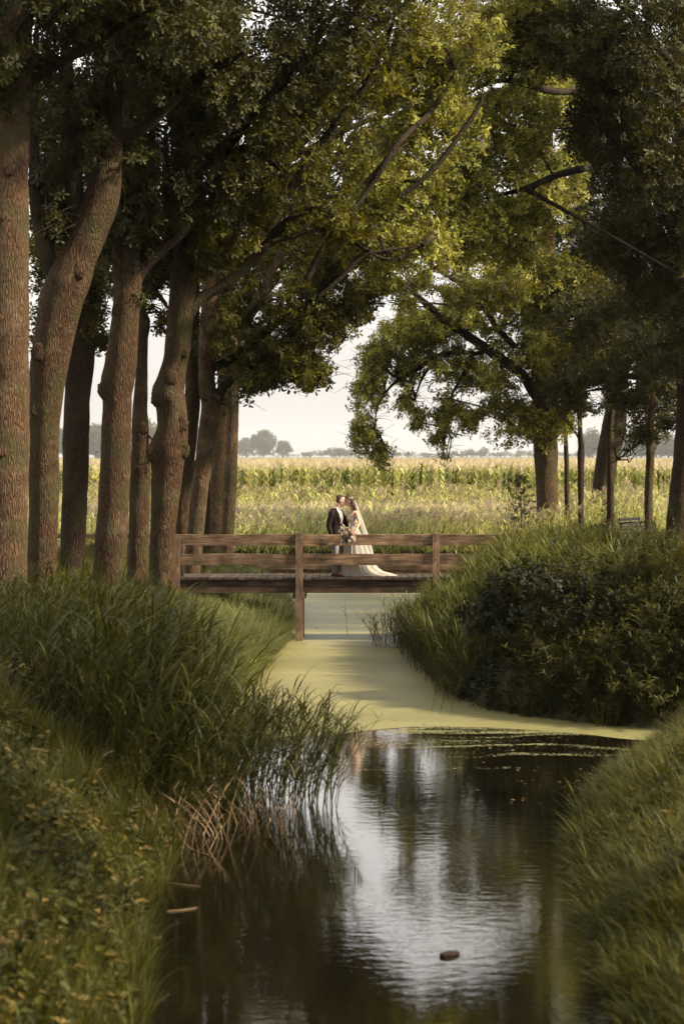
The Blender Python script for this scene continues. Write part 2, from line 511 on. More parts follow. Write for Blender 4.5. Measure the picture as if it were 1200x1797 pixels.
xs = axis([(-2400, -300, 150), (-300, -60, 20), (-60, -12, 3), (-12, -5, 0.5), (-5, 6, 0.14), (6, 14, 0.4), (14, 60, 3), (60, 300, 20), (300, 2400, 150)])
ys = axis([(-60, 0, 10), (0, 8, 1), (8, 40, 0.16), (40, 80, 0.3), (80, 110, 1.5), (110, 300, 15), (300, 3000, 150), (3000, 7900, 700)])
gx, gy = np.meshgrid(xs, ys)
gz = H(gx, gy)
nx, ny = len(xs), len(ys)
vv = np.stack([gx.ravel(), gy.ravel(), gz.ravel()], 1)
idx = np.arange(nx * ny).reshape(ny, nx)
quads = np.stack([idx[:-1, :-1].ravel(), idx[:-1, 1:].ravel(), idx[1:, 1:].ravel(), idx[1:, :-1].ravel()], 1)
me = bpy.data.meshes.new('ground')
me.vertices.add(len(vv)); me.vertices.foreach_set('co', vv.ravel())
me.loops.add(len(quads) * 4); me.loops.foreach_set('vertex_index', quads.ravel())
me.polygons.add(len(quads)); me.polygons.foreach_set('loop_start', np.arange(len(quads)) * 4)
me.polygons.foreach_set('use_smooth', np.ones(len(quads), bool))
me.update(calc_edges=True)
me.materials.append(M['ground'])
ground = bpy.data.objects.new('ground', me); C.objects.link(ground)
tag(ground, 'grassy soil of the ditch banks and the land around', None, None, 'structure')

# water: one sheet across the ditch
def water_mat():
    m, N, L = newmat('ditch_water')
    o = N('ShaderNodeOutputMaterial')
    b = N('ShaderNodeBsdfPrincipled')
    b.inputs['Base Color'].default_value = (0.004, 0.003, 0.0015, 1)
    b.inputs['Roughness'].default_value = 0.015
    b.inputs['IOR'].default_value = 1.55
    b.inputs['Specular IOR Level'].default_value = 1.0
    tc = N('ShaderNodeTexCoord')
    def nz(scale, sx, sy, det=3):
        mp = N('ShaderNodeMapping'); mp.inputs['Scale'].default_value = (sx, sy, 1)
        L(tc.outputs['Object'], mp.inputs[0])
        n = N('ShaderNodeTexNoise'); n.inputs['Scale'].default_value = scale; n.inputs['Detail'].default_value = det
        L(mp.outputs[0], n.inputs['Vector'])
        return n
    n1 = nz(6.5, 0.7, 1.0, 4)
    n2 = nz(0.35, 1, 1, 2)
    amp = N('ShaderNodeMapRange'); amp.inputs['From Min'].default_value = 0.4; amp.inputs['From Max'].default_value = 0.62; amp.inputs['To Min'].default_value = 0.45; amp.inputs['To Max'].default_value = 1.0
    L(n2.outputs['Fac'], amp.inputs[0])
    mu = N('ShaderNodeMath'); mu.operation = 'MULTIPLY'
    n3 = nz(24.0, 0.6, 1.0, 2)
    sm_ = N('ShaderNodeMath'); sm_.operation = 'MULTIPLY_ADD'; sm_.inputs[1].default_value = 0.22
    L(n3.outputs['Fac'], sm_.inputs[0]); L(n1.outputs['Fac'], sm_.inputs[2])
    L(sm_.outputs[0], mu.inputs[0]); L(amp.outputs[0], mu.inputs[1])
    bp = N('ShaderNodeBump'); bp.inputs['Strength'].default_value = 1.0; bp.inputs['Distance'].default_value = 0.0021
    L(mu.outputs[0], bp.inputs['Height']); L(bp.outputs[0], b.inputs['Normal'])
    # drifting specks and threads of duckweed near the edge of the mat
    sepx = N('ShaderNodeSeparateXYZ'); L(tc.outputs['Object'], sepx.inputs[0])
    near = N('ShaderNodeMapRange'); near.inputs['From Min'].default_value = 27.0; near.inputs['From Max'].default_value = 35.0
    L(sepx.outputs['Y'], near.inputs[0])
    warp = nz(0.5, 1, 1, 2)
    wm = N('ShaderNodeVectorMath'); wm.operation = 'MULTIPLY_ADD'; wm.inputs[1].default_value = (1.6, 1.6, 0)
    L(warp.outputs['Color'], wm.inputs[0]); L(tc.outputs['Object'], wm.inputs[2])
    mp = N('ShaderNodeMapping'); mp.inputs['Scale'].default_value = (0.35, 2.6, 1); L(wm.outputs[0], mp.inputs[0])
    st = N('ShaderNodeTexNoise'); st.inputs['Scale'].default_value = 1.0; st.inputs['Detail'].default_value = 5; L(mp.outputs[0], st.inputs['Vector'])
    sp = nz(26, 1, 1, 2)
    a1 = N('ShaderNodeMath'); a1.operation = 'MULTIPLY_ADD'; a1.inputs[1].default_value = 0.42
    L(near.outputs[0], a1.inputs[0]); L(st.outputs['Fac'], a1.inputs[2])
    a2 = N('ShaderNodeMath'); a2.operation = 'MULTIPLY_ADD'; a2.inputs[1].default_value = 0.75
    L(sp.outputs['Fac'], a2.inputs[0]); L(a1.outputs[0], a2.inputs[2])
    th = N('ShaderNodeMapRange'); th.inputs['From Min'].default_value = 1.30; th.inputs['From Max'].default_value = 1.38
    L(a2.outputs[0], th.inputs[0])
    wd = N('ShaderNodeBsdfPrincipled'); wd.inputs['Base Color'].default_value = (0.13, 0.125, 0.045, 1); wd.inputs['Roughness'].default_value = 0.6
    mx = N('ShaderNodeMixShader')
    L(th.outputs[0], mx.inputs[0]); L(b.outputs[0], mx.inputs[1]); L(wd.outputs[0], mx.inputs[2])
    L(mx.outputs[0], o.inputs[0])
    return m

def duck_mat():
    m, N, L = newmat('duckweed_mat')
    o = N('ShaderNodeOutputMaterial')
    b = N('ShaderNodeBsdfPrincipled')
    tc = N('ShaderNodeTexCoord')
    def nz(scale, sx, sy, det):
        mp = N('ShaderNodeMapping'); mp.inputs['Scale'].default_value = (sx, sy, 1)
        L(tc.outputs['Object'], mp.inputs[0])
        n = N('ShaderNodeTexNoise'); n.inputs['Scale'].default_value = scale; n.inputs['Detail'].default_value = det
        L(mp.outputs[0], n.inputs['Vector'])
        return n
    a = nz(0.35, 0.35, 1.0, 6)
    rp = N('ShaderNodeValToRGB'); L(a.outputs['Fac'], rp.inputs[0])
    rp.color_ramp.elements[0].position = 0.32; rp.color_ramp.elements[0].color = (0.135, 0.128, 0.045, 1)
    rp.color_ramp.elements[1].position = 0.68; rp.color_ramp.elements[1].color = (0.245, 0.222, 0.092, 1)
    g = nz(38, 1, 1, 3)
    gr = N('ShaderNodeMapRange'); gr.inputs['From Min'].default_value = 0.3; gr.inputs['From Max'].default_value = 0.7; gr.inputs['To Min'].default_value = 0.6; gr.inputs['To Max'].default_value = 1.25
    L(g.outputs['Fac'], gr.inputs[0])
    ml = N('ShaderNodeVectorMath'); ml.operation = 'SCALE'
    L(rp.outputs[0], ml.inputs[0]); L(gr.outputs[0], ml.inputs['Scale'])
    L(ml.outputs[0], b.inputs['Base Color'])
    b.inputs['Roughness'].default_value = 0.5
    b.inputs['Specular IOR Level'].default_value = 0.35
    bp = N('ShaderNodeBump'); bp.inputs['Strength'].default_value = 0.25; bp.inputs['Distance'].default_value = 0.004
    L(g.outputs['Fac'], bp.inputs['Height']); L(bp.outputs[0], b.inputs['Normal'])
    L(b.outputs[0], o.inputs[0])
    return m

def sheet(name, x0, x1, y0, y1, z, mat):
    mb = MB(); mb.add([(x0, y0, z), (x1, y0, z), (x1, y1, z), (x0, y1, z)], [(0, 1, 2, 3)])
    return mb.obj(name, mat)
tag(sheet('water', -6, 12, 3, 77, WATER, water_mat()), 'dark still ditch water with fine ripples', kind='structure')

# duckweed: a mat with a curved front edge, from the open water back under the bridge
edge_px = [(430, 1300), (560, 1292), (620, 1287), (660, 1282), (700, 1279), (760, 1277), (830, 1278), (900, 1281), (960, 1285), (1010, 1289), (1060, 1294), (1110, 1300), (1150, 1302), (1190, 1300)]
edge = []
for px, py in edge_px:
    Y = (CAMZ - WATER) * F / (py - HOR)
    edge.append(((px - CX) / F * Y, Y))
ed = smooth_path([(a, b, 0) for a, b in edge], 0.12)
front = []
for p in ed:
    front.append((p[0], p[1] + 0.10 * mnoise.noise(Vector((p[0] * 2.5, 3, 1))) + 0.05 * mnoise.noise(Vector((p[0] * 9, 7, 2)))))
front = [(-6, front[0][1])] + front + [(11.5, front[-1][1] + 0.3)]
mb = MB()
n = len(front)
mb.add([(x, y, WATER + 0.004) for x, y in front] + [(x, 76.6, WATER + 0.004) for x, y in front], [(i, i + 1, n + i + 1, n + i) for i in range(n - 1)])
tag(mb.obj('duckweed', duck_mat()), 'pale green mat of duckweed covering the ditch', None, None, 'stuff')

# ------------------------------------------------------------------ plant prototypes (kept in collections that only the scatter reads)
PROTO = {}
def proto_set(key, meshes):
    c = bpy.data.collections.new(key)
    for i, me_ in enumerate(meshes):
        o = bpy.data.objects.new('%s.%03d' % (key, i), me_)
        c.objects.link(o)
    PROTO[key] = c
    g = bpy.data.node_groups.new('scatter_' + key, 'GeometryNodeTree')
    g.interface.new_socket('Geometry', in_out='INPUT', socket_type='NodeSocketGeometry')
    g.interface.new_socket('Geometry', in_out='OUTPUT', socket_type='NodeSocketGeometry')
    gi = g.nodes.new('NodeGroupInput'); go = g.nodes.new('NodeGroupOutput')
    ci = g.nodes.new('GeometryNodeCollectionInfo')
    ci.inputs['Collection'].default_value = c
    ci.inputs['Separate Children'].default_value = True
    ci.inputs['Reset Children'].default_value = True
    ip = g.nodes.new('GeometryNodeInstanceOnPoints')
    ip.inputs['Pick Instance'].default_value = True
    def attr(nm, ty):
        a = g.nodes.new('GeometryNodeInputNamedAttribute'); a.data_type = ty; a.inputs['Name'].default_value = nm
        return a.outputs['Attribute']
    g.links.new(gi.outputs[0], ip.inputs['Points'])
    g.links.new(ci.outputs[0], ip.inputs['Instance'])
    g.links.new(attr('kind_index', 'INT'), ip.inputs['Instance Index'])
    g.links.new(attr('turn', 'FLOAT_VECTOR'), ip.inputs['Rotation'])
    g.links.new(attr('size', 'FLOAT_VECTOR'), ip.inputs['Scale'])
    g.links.new(ip.outputs[0], go.inputs[0])
    c['gn'] = g.name
    return c

def scatter(name, key, pts, rot, scl, parent=None, label=None):
    pts = np.asarray(pts, float); n = len(pts)
    off = np.zeros(3)
    if parent:
        r_ = parent
        while r_:
            off += np.array(r_.location); r_ = r_.parent
    me_ = bpy.data.meshes.new(name)
    me_.vertices.add(n); me_.vertices.foreach_set('co', pts.ravel())
    a = me_.attributes.new('turn', 'FLOAT_VECTOR', 'POINT'); a.data.foreach_set('vector', np.asarray(rot, float).ravel())
    scl = np.asarray(scl, float)
    if scl.ndim == 1: scl = np.stack([scl] * 3, 1)
    a = me_.attributes.new('size', 'FLOAT_VECTOR', 'POINT'); a.data.foreach_set('vector', scl.ravel())
    a = me_.attributes.new('kind_index', 'INT', 'POINT'); a.data.foreach_set('value', rng.integers(0, len(PROTO[key].objects), n).astype(np.int32))
    o = bpy.data.objects.new(name, me_); C.objects.link(o)
    if parent: o.parent = parent; o.location = tuple(-off)
    md = o.modifiers.new('scatter', 'NODES'); md.node_group = bpy.data.node_groups[PROTO[key]['gn']]
    o['kind'] = 'stuff'
    if label: o['label'] = label
    return o

OAK_OUT = [(0, 0.02), (0.14, 0.05), (0.27, 0.17), (0.36, 0.09), (0.50, 0.25), (0.60, 0.12), (0.74, 0.27), (0.83, 0.15), (0.94, 0.15), (1.0, 0.0)]
PLAIN_OUT = [(0, 0.02), (0.2, 0.2), (0.45, 0.27), (0.75, 0.17), (1.0, 0.0)]
HEART_OUT = [(-0.08, 0.0), (-0.05, 0.25), (0.2, 0.42), (0.5, 0.33), (0.8, 0.14), (1.0, 0.0)]
LANCE_OUT = [(0, 0.01), (0.25, 0.075), (0.55, 0.085), (0.8, 0.05), (1.0, 0.0)]

def leaf(mb, p, d, nrm, ln, outl=OAK_OUT, wid=1.0, m=0, curl=0.15, fold=0.35):
    d = Vector(d).normalized(); nrm = Vector(nrm)
    s = d.cross(nrm)
    if s.length < 1e-3: s = d.cross(Vector((1, 0.3, 0)))
    s.normalize(); nn = s.cross(d)
    vs = []
    for (t, w_) in outl:
        c = p + d * (t * ln) - nn * (curl * ln * t * t)
        vs += [c, c + s * (w_ * ln * wid) + nn * (w_ * ln * wid * fold), c - s * (w_ * ln * wid) + nn * (w_ * ln * wid * fold)]
    fs = []
    for i in range(len(outl) - 1):
        a = i * 3
        fs += [(a, a + 1, a + 4, a + 3), (a, a + 3, a + 5, a + 2)]
    mb.add(vs, fs, m)

def rdir(el0, el1):
    a = random.uniform(0, 2 * pi); e_ = R(random.uniform(el0, el1))
    return Vector((cos(a) * cos(e_), sin(a) * cos(e_), sin(e_)))

def oak_sprig(mat, nleaf, size):
    mb = MB()
    tip = Vector((0, 0, 0))
    # three rosettes along a short twig
    ends = [(Vector((0, 0, 0.0)), Vector((0, 0, 1))), (Vector((0.16, 0.05, -0.02)), Vector((0.7, 0.2, 0.4))), (Vector((-0.1, 0.14, -0.05)), Vector((-0.4, 0.7, 0.3)))]
    for c, ax in ends:
        ax = ax.normalized()
        tube(mb, [Vector((0.02, 0.03, -0.14)), c], [0.005, 0.003], 3, 1, False)
        for i in range(nleaf):
            a = 2 * pi * i / nleaf + random.uniform(-0.4, 0.4)
            u = ax.cross(Vector((0.3, 0.9, 0.1))).normalized(); v = ax.cross(u)
            d = (u * cos(a) + v * sin(a)) + ax * random.uniform(-0.35, 0.5)
            leaf(mb, c + d * 0.012, d, ax + rdir(-20, 60) * 0.35, random.uniform(0.75, 1.2) * size, OAK_OUT, random.uniform(0.85, 1.1), 0, random.uniform(0, 0.35))
    return mb.mesh('oak_sprig', [mat, M['bark_dark']])

for key, mt in (('oak', 'oak'), ('oak_lit', 'oak_lit'), ('oak_shade', 'oak_shade')):
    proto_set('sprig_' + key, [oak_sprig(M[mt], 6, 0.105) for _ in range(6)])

def blade(mb, p, az, ln, w_, e0, droop, m=0, seg=6, fold=0.0):
    """grass blade: starts at elevation e0 and bends by droop radians"""
    vs = []; q = Vector(p); e_ = e0
    s = Vector((-sin(az), cos(az), 0))
    for i in range(seg + 1):
        t = i / seg
        ww = w_ * (0.35 + 0.65 * min(1, t * 4)) * (1 - t ** 2.2) + 0.0004
        vs += [q + s * ww, q - s * ww]
        q = q + Vector((cos(az) * cos(e_), sin(az) * cos(e_), sin(e_))) * (ln / seg)
        e_ -= droop / seg * (0.5 + t)
    mb.add(vs, [(2 * i, 2 * i + 1, 2 * i + 3, 2 * i + 2) for i in range(seg)], m)

def reed(mat, ht, nl, lean=0.16, plume=False, ll=0.42, wd=0.013, spread=0.9):
    mb = MB()
    lx = random.uniform(0.4, 1.5) * lean; ly = random.uniform(-0.5, 0.5) * lean
    st = [Vector((lx * (t ** 1.8) * ht, ly * t * ht, t * ht * 0.98)) for t in (0, 0.25, 0.5, 0.75, 1)]
    tube(mb, st, [0.005, 0.0045, 0.004, 0.003, 0.0015], 3, 1, False)
    for i in range(nl):
        t = 0.18 + 0.8 * (i + random.random() * 0.6) / nl
        k = min(3, int(t * 4)); f = t * 4 - k
        p = st[k].lerp(st[k + 1], f)
        az = random.gauss(0, spread) + (pi if random.random() < 0.16 else 0)
        blade(mb, p, az, ll * random.uniform(0.7, 1.15) * (1 - 0.35 * abs(t - 0.6)), wd, R(random.uniform(38, 70)), random.uniform(0.9, 2.4), 0, 6)
    if plume:
        q = st[-1]
        for k in range(16):
            blade(mb, q + Vector((0, 0, -0.02 - 0.13 * random.random())), random.gauss(0.2, 0.9), random.uniform(0.10, 0.22), 0.006, R(random.uniform(35, 80)), random.uniform(0.5, 1.6), 2, 3)
    return mb.mesh('reed', [mat, M['reed'] if mat != M['straw'] else mat, M['plume']])
proto_set('reed', [reed(M['reed'], 1.0, 12, 0.36, False, 0.38, 0.0075, 0.85) for i in range(11)])
proto_set('reed_pale', [reed(M['reed_pale'], 1.0, 10, 0.25, False, 0.36, 0.008, 1.3) for i in range(9)])
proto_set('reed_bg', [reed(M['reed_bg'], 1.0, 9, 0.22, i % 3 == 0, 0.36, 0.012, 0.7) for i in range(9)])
proto_set('reed_dead', [reed(M['straw'], 0.8, 2, 0.4, False, 0.2, 0.008, 2.0) for _ in range(4)])

def tuft(mat, nb, ln, wd, e0=(55, 88), droop=(0.4, 1.6), rad=0.06, bias=0.0):
    mb = MB()
    for i in range(nb):
        a = random.uniform(0, 2 * pi)
        p = (cos(a) * rad * random.random(), sin(a) * rad * random.random(), -0.02)
        az = a if random.random() > bias else random.gauss(0, 0.7)
        blade(mb, p, az, ln * random.uniform(0.5, 1.1), wd * random.uniform(0.7, 1.2), R(random.uniform(*e0)), random.uniform(*droop), 0, 5)
    return mb.mesh('grass_tuft', [mat])
proto_set('grass', [tuft(M['grass'], 20, 0.30, 0.0042, (45, 88), (0.4, 2.2)) for _ in range(8)])
proto_set('grass_long', [tuft(M['grass'], 26, 0.62, 0.0055, (60, 88), (0.5, 1.9), 0.08) for _ in range(6)])
proto_set('sedge', [tuft(M['sedge'], 24, 0.85, 0.0085, (55, 88), (0.9, 2.4), 0.12, 0.45) for _ in range(6)])

def leafy(mat, ht, n_, size, outl, wid=1.0, el=(-10, 40), branch=0, spiral=True):
    mb = MB()
    stems = [(Vector((0, 0, 0)), Vector((random.uniform(-.25, .25), random.uniform(-.25, .25), 1)), ht)]
    for b in range(branch):
        t = random.uniform(0.2, 0.7)
        stems.append((stems[0][1] * (ht * t), rdir(15, 65), ht * random.uniform(0.35, 0.7)))
    for p0, d0, ln in stems:
        d0 = d0.normalized()
        tube(mb, [p0, p0 + d0 * ln * 0.5 + Vector((0.02, 0, 0)), p0 + d0 * ln], [0.005, 0.004, 0.002], 3, 1, False)
        for i in range(n_):
            t = 0.1 + 0.9 * (i + 1) / n_
            a = i * 2.4 + random.uniform(-0.4, 0.4)
            e_ = R(random.uniform(*el))
            d = Vector((cos(a) * cos(e_), sin(a) * cos(e_), sin(e_)))
            leaf(mb, p0 + d0 * ln * t, d, Vector((0, 0, 1)) + rdir(0, 60) * 0.5, size * random.uniform(0.6, 1.2), outl, wid, 0, random.uniform(0, 0.5))
    return mb.mesh('leafy_stem', [mat, M['shrub']])
proto_set('ivy', [leafy(M['ivy'], 0.22, 6, 0.085, HEART_OUT, 1.0, (-20, 40), 2) for _ in range(6)])
proto_set('nettle', [leafy(M['ivy'], 0.42, 10, 0.08, PLAIN_OUT, 1.1, (-20, 30), 1) for _ in range(5)])
proto_set('shrub', [leafy(M['shrub'], 0.35, 8, 0.075, PLAIN_OUT, 1.3, (-20, 50), 3) for _ in range(6)])
proto_set('herb', [leafy(M['herb'], 0.75, 24, 0.105, LANCE_OUT, 1.2, (0, 60), 3) for _ in range(6)])

def far_clump():
    mb = MB()
    for i in range(90):
        p = rdir(-90, 90) * (random.random() ** 0.4) * 0.9
        leaf(mb, p, rdir(-30, 60), rdir(0, 90), random.uniform(0.22, 0.4), PLAIN_OUT, 1.6)
    return mb.mesh('far_clump', [M['far']])
proto_set('far_clump', [far_clump() for _ in range(4)])

def maize():
    mb = MB()
    ht = 2.12 * random.uniform(0.96, 1.04)
    lx = random.uniform(-0.06, 0.06)
    tube(mb, [Vector((0, 0, 0)), Vector((lx, 0, ht * 0.6)), Vector((lx * 1.5, 0, ht))], [0.017, 0.014, 0.006], 5, 0, False)
    a0 = random.uniform(0, pi)
    for i in range(12):
        z = ht * (0.12 + 0.85 * i / 12)
        az = a0 + (i % 2) * pi + random.uniform(-0.5, 0.5)
        blade(mb, (lx * z / ht, 0, z), az, random.uniform(0.6, 0.95) * (1 - 0.3 * (i / 12)), 0.05, R(random.uniform(55, 78)), random.uniform(1.2, 2.9), 0, 6)
    for k in range(9):
        blade(mb, (lx * 1.5, 0, ht - 0.04 * (k % 3)), random.uniform(0, 2 * pi), random.uniform(0.22, 0.36), 0.010, R(random.uniform(55, 90)), random.uniform(0.2, 0.9), 1, 4)
    if random.random() < 0.7:
        a = random.uniform(0, 2 * pi)
        tube(mb, [Vector((0, 0, ht * 0.42)), Vector((cos(a) * 0.05, sin(a) * 0.05, ht * 0.5)), Vector((cos(a) * 0.08, sin(a) * 0.08, ht * 0.57))], [0.02, 0.032, 0.01], 6, 0)
    return mb.mesh('maize_plant', [M['corn'], M['tassel']])
maize_meshes = [maize() for _ in range(8)]
proto_set('maize', maize_meshes)

# ------------------------------------------------------------------ footbridge
BY = 52.0
def zpx(py, Y): return P(600, py, Y).z
def xpx(px, Y): return P(px, 900, Y).x
bridge = empty('footbridge', (0.5, BY, 0), 'weathered timber footbridge with a two rail parapet crossing the green ditch', 'bridge')
posts_px = [(309, 938, 0.075), (525, 935, 0.075), (765, 936, 0.075), (985, 938, 0.075)]
pm = []
for i, (px, py, hw) in enumerate(posts_px):
    x = xpx(px, BY); pm.append(x)
    mb = MB()
    bot = {0: -0.6, 1: WATER - 0.6, 2: -1.0, 3: -0.6}[i]
    box(mb, x - hw, x + hw, BY - 0.10, BY + 0.06, bot, zpx(py, BY), jit=0.004)
    mb.obj('post', M['post'], bridge)
for (t, b_) in ((938, 957), (972, 991.5)):
    z1, z0 = zpx(t, BY), zpx(b_, BY)
    for i in range(3):
        mb = MB(); xa, xb = pm[i] + 0.078, pm[i + 1] - 0.078
        seg = 10; vs = []; fs = []
        for k in range(seg + 1):
            x = xa + (xb - xa) * k / seg
            dz = 0.008 * sin(k * 0.7 + i * 2 + t) ; j = lambda: random.uniform(-.004, .004)
            vs += [(x, BY - 0.05, z0 + dz + j()), (x, BY - 0.05, z1 + dz * 0.6 - 0.004 + j()), (x, BY + 0.01, z1 + dz * 0.6 + j()), (x, BY + 0.01, z0 + dz + j())]
        fs = [(k * 4 + a, (k + 1) * 4 + a, (k + 1) * 4 + (a + 1) % 4, k * 4 + (a + 1) % 4) for k in range(seg) for a in range(4)]
        fs += [(0, 1, 2, 3), (seg * 4 + 3, seg * 4 + 2, seg * 4 + 1, seg * 4)]
        mb.add(vs, fs)
        mb.obj('rail', M['rail'], bridge)
x0, x1 = xpx(300, BY), xpx(1000, BY)
px_ = x0
plank_mesh = None
while px_ < x1:
    wd = 0.148
    if plank_mesh is None:
        mb = MB(); box(mb, 0, wd, -0.035, 1.7, -0.055, 0.0, bev=0.004)
        plank_mesh = mb.mesh('deck_plank', M['plank'])
    o = bpy.data.objects.new('deck_plank', plank_mesh); C.objects.link(o); o.parent = bridge
    o.location = (px_ - 0.5, random.uniform(-0.02, 0.015), random.uniform(-0.006, 0.004))
    o.rotation_euler = (0, 0, random.uniform(-0.004, 0.004))
    px_ += wd + 0.012
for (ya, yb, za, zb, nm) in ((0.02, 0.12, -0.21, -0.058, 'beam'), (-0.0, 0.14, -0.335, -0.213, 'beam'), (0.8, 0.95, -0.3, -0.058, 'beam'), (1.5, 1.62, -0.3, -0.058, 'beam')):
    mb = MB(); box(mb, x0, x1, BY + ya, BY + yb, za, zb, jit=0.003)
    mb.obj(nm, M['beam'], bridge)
xa = xpx(525, BY)
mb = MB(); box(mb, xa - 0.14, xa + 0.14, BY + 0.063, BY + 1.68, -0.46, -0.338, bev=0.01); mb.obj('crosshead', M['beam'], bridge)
mb = MB(); box(mb, xa - 0.13, xa - 0.078, BY - 0.06, BY + 0.055, -0.45, -0.33, bev=0.008); mb.obj('bracket', M['post'], bridge)
mb = MB(); box(mb, xa + 0.078, xa + 0.13, BY - 0.06, BY + 0.055, -0.45, -0.33, bev=0.008); mb.obj('bracket', M['post'], bridge)
mb = MB(); box(mb, xa - 0.08, xa + 0.08, BY + 1.5, BY + 1.66, WATER - 0.6, -0.47, bev=0.008); mb.obj('pile', M['post'], bridge)
xb_ = xpx(318, BY + 0.4)
mb = MB(); box(mb, xb_ - 0.05, xb_ + 0.06, BY + 0.35, BY + 0.47, 0.003, zpx(940, BY + 0.4), bev=0.006); mb.obj('post', M['post'], bridge)
# bolts on the posts and rails
for x in pm[:3]:
    for z in (zpx(947, BY), zpx(982, BY)):
        mb = MB(); tube(mb, [Vector((x, BY - 0.112, z)), Vector((x, BY - 0.098, z))], [0.014, 0.014], 6); mb.obj('bolt', M['beam'], bridge)

# ------------------------------------------------------------------ timber revetment at the far end of the ditch
wx0, wx1, WY = xpx(452, 76), xpx(880, 76), 76.0
rev = empty('timber_revetment', (1, WY, WATER), 'low timber revetment of upright boards closing the ditch behind the bridge', 'retaining wall')
zt = zpx(991, WY)
mb = MB(); box(mb, wx0, 1.1, WY - 0.10, WY + 0.12, zt - 0.17, zt, bev=0.012, jit=0.004); mb.obj('cap_beam', M['rail'], rev)
mb = MB(); box(mb, 1.11, wx1, WY - 0.10, WY + 0.12, zt - 0.175, zt - 0.006, bev=0.012, jit=0.004); mb.obj('cap_beam', M['rail'], rev)
bm_ = None
x = wx0
while x < wx1:
    if bm_ is None:
        mb = MB(); box(mb, 0, 0.185, 0, 0.05, -0.6, 0, bev=0.006); bm_ = mb.mesh('board', M['board'])
    o = bpy.data.objects.new('board', bm_); C.objects.link(o); o.parent = rev
    o.location = (x - 1, random.uniform(-0.015, 0.01), zt - 0.176 - WATER)
    x += 0.197

# ------------------------------------------------------------------ fence rail behind the left trees
FY = 57.0
fence = empty('wooden_fence', (-6, FY, 0), 'low single rail wooden fence glimpsed between the left oak trunks', 'fence')
zt = zpx(937, FY)
for (a, b_) in ((62, 200), (200.5, 300)):
    mb = MB(); box(mb, xpx(a, FY), xpx(b_, FY), FY - 0.03, FY + 0.03, zt - 0.11, zt, bev=0.006); mb.obj('rail', M['rail'], fence)
for a in (75, 200, 296):
    mb = MB(); xx = xpx(a, FY); box(mb, xx - 0.06, xx + 0.06, FY + 0.033, FY + 0.15, -0.3, zt + 0.03, bev=0.006); mb.obj('post', M['post'], fence)

# ------------------------------------------------------------------ trees
def bark_tube(path, n=36, amp=0.012, lump=0.05, seed=0.0, flare=True, step=0.07):
    """path rows: x, y, z, r.  A trunk or limb with furrowed, lumpy bark"""
    a = smooth_path(path, step)
    k = len(a)
    mb = MB()
    vs = []
    L_ = 0.0
    for i in range(k):
        p = Vector(a[i][:3]); r = max(a[i][3], 0.004)
        t = Vector(a[min(i + 1, k - 1)][:3]) - Vector(a[max(i - 1, 0)][:3])
        t.normalize()
        u = t.cross(Vector((0, 1, 0.02)));
        if u.length < 0.05: u = t.cross(Vector((1, 0, 0)))
        u.normalize(); v = t.cross(u)
        if i: L_ += (Vector(a[i][:3]) - Vector(a[i - 1][:3])).length
        for q in range(n):
            th = 2 * pi * q / n
            c, s = cos(th), sin(th)
            rr = r
            rr *= 1 + lump * mnoise.noise(Vector((c * 1.1 + seed, s * 1.1, L_ * 1.4)))
            if r > 0.05:
                nn = mnoise.noise(Vector((c * r * 17 + seed, s * r * 17, L_ * 2.2 + 4)))
                rr += amp * (0.5 - abs(nn) * 2.2)
            vs.append(p + u * (c * rr) + v * (s * rr))
    fs = [(i * n + q, i * n + (q + 1) % n, (i + 1) * n + (q + 1) % n, (i + 1) * n + q) for i in range(k - 1) for q in range(n)]
    fs.append(tuple((k - 1) * n + q for q in range(n)))
    mb.add(vs, fs)
    return mb

LIMBS = []
PENDING = []

def px_of(a):
    dx, dy, dz = a[:, 0], a[:, 1], a[:, 2] - CAMZ
    f = dy * cos(TILT) - dz * sin(TILT); u = dy * sin(TILT) + dz * cos(TILT)
    return CX + F * dx / f, CY - F * u / f

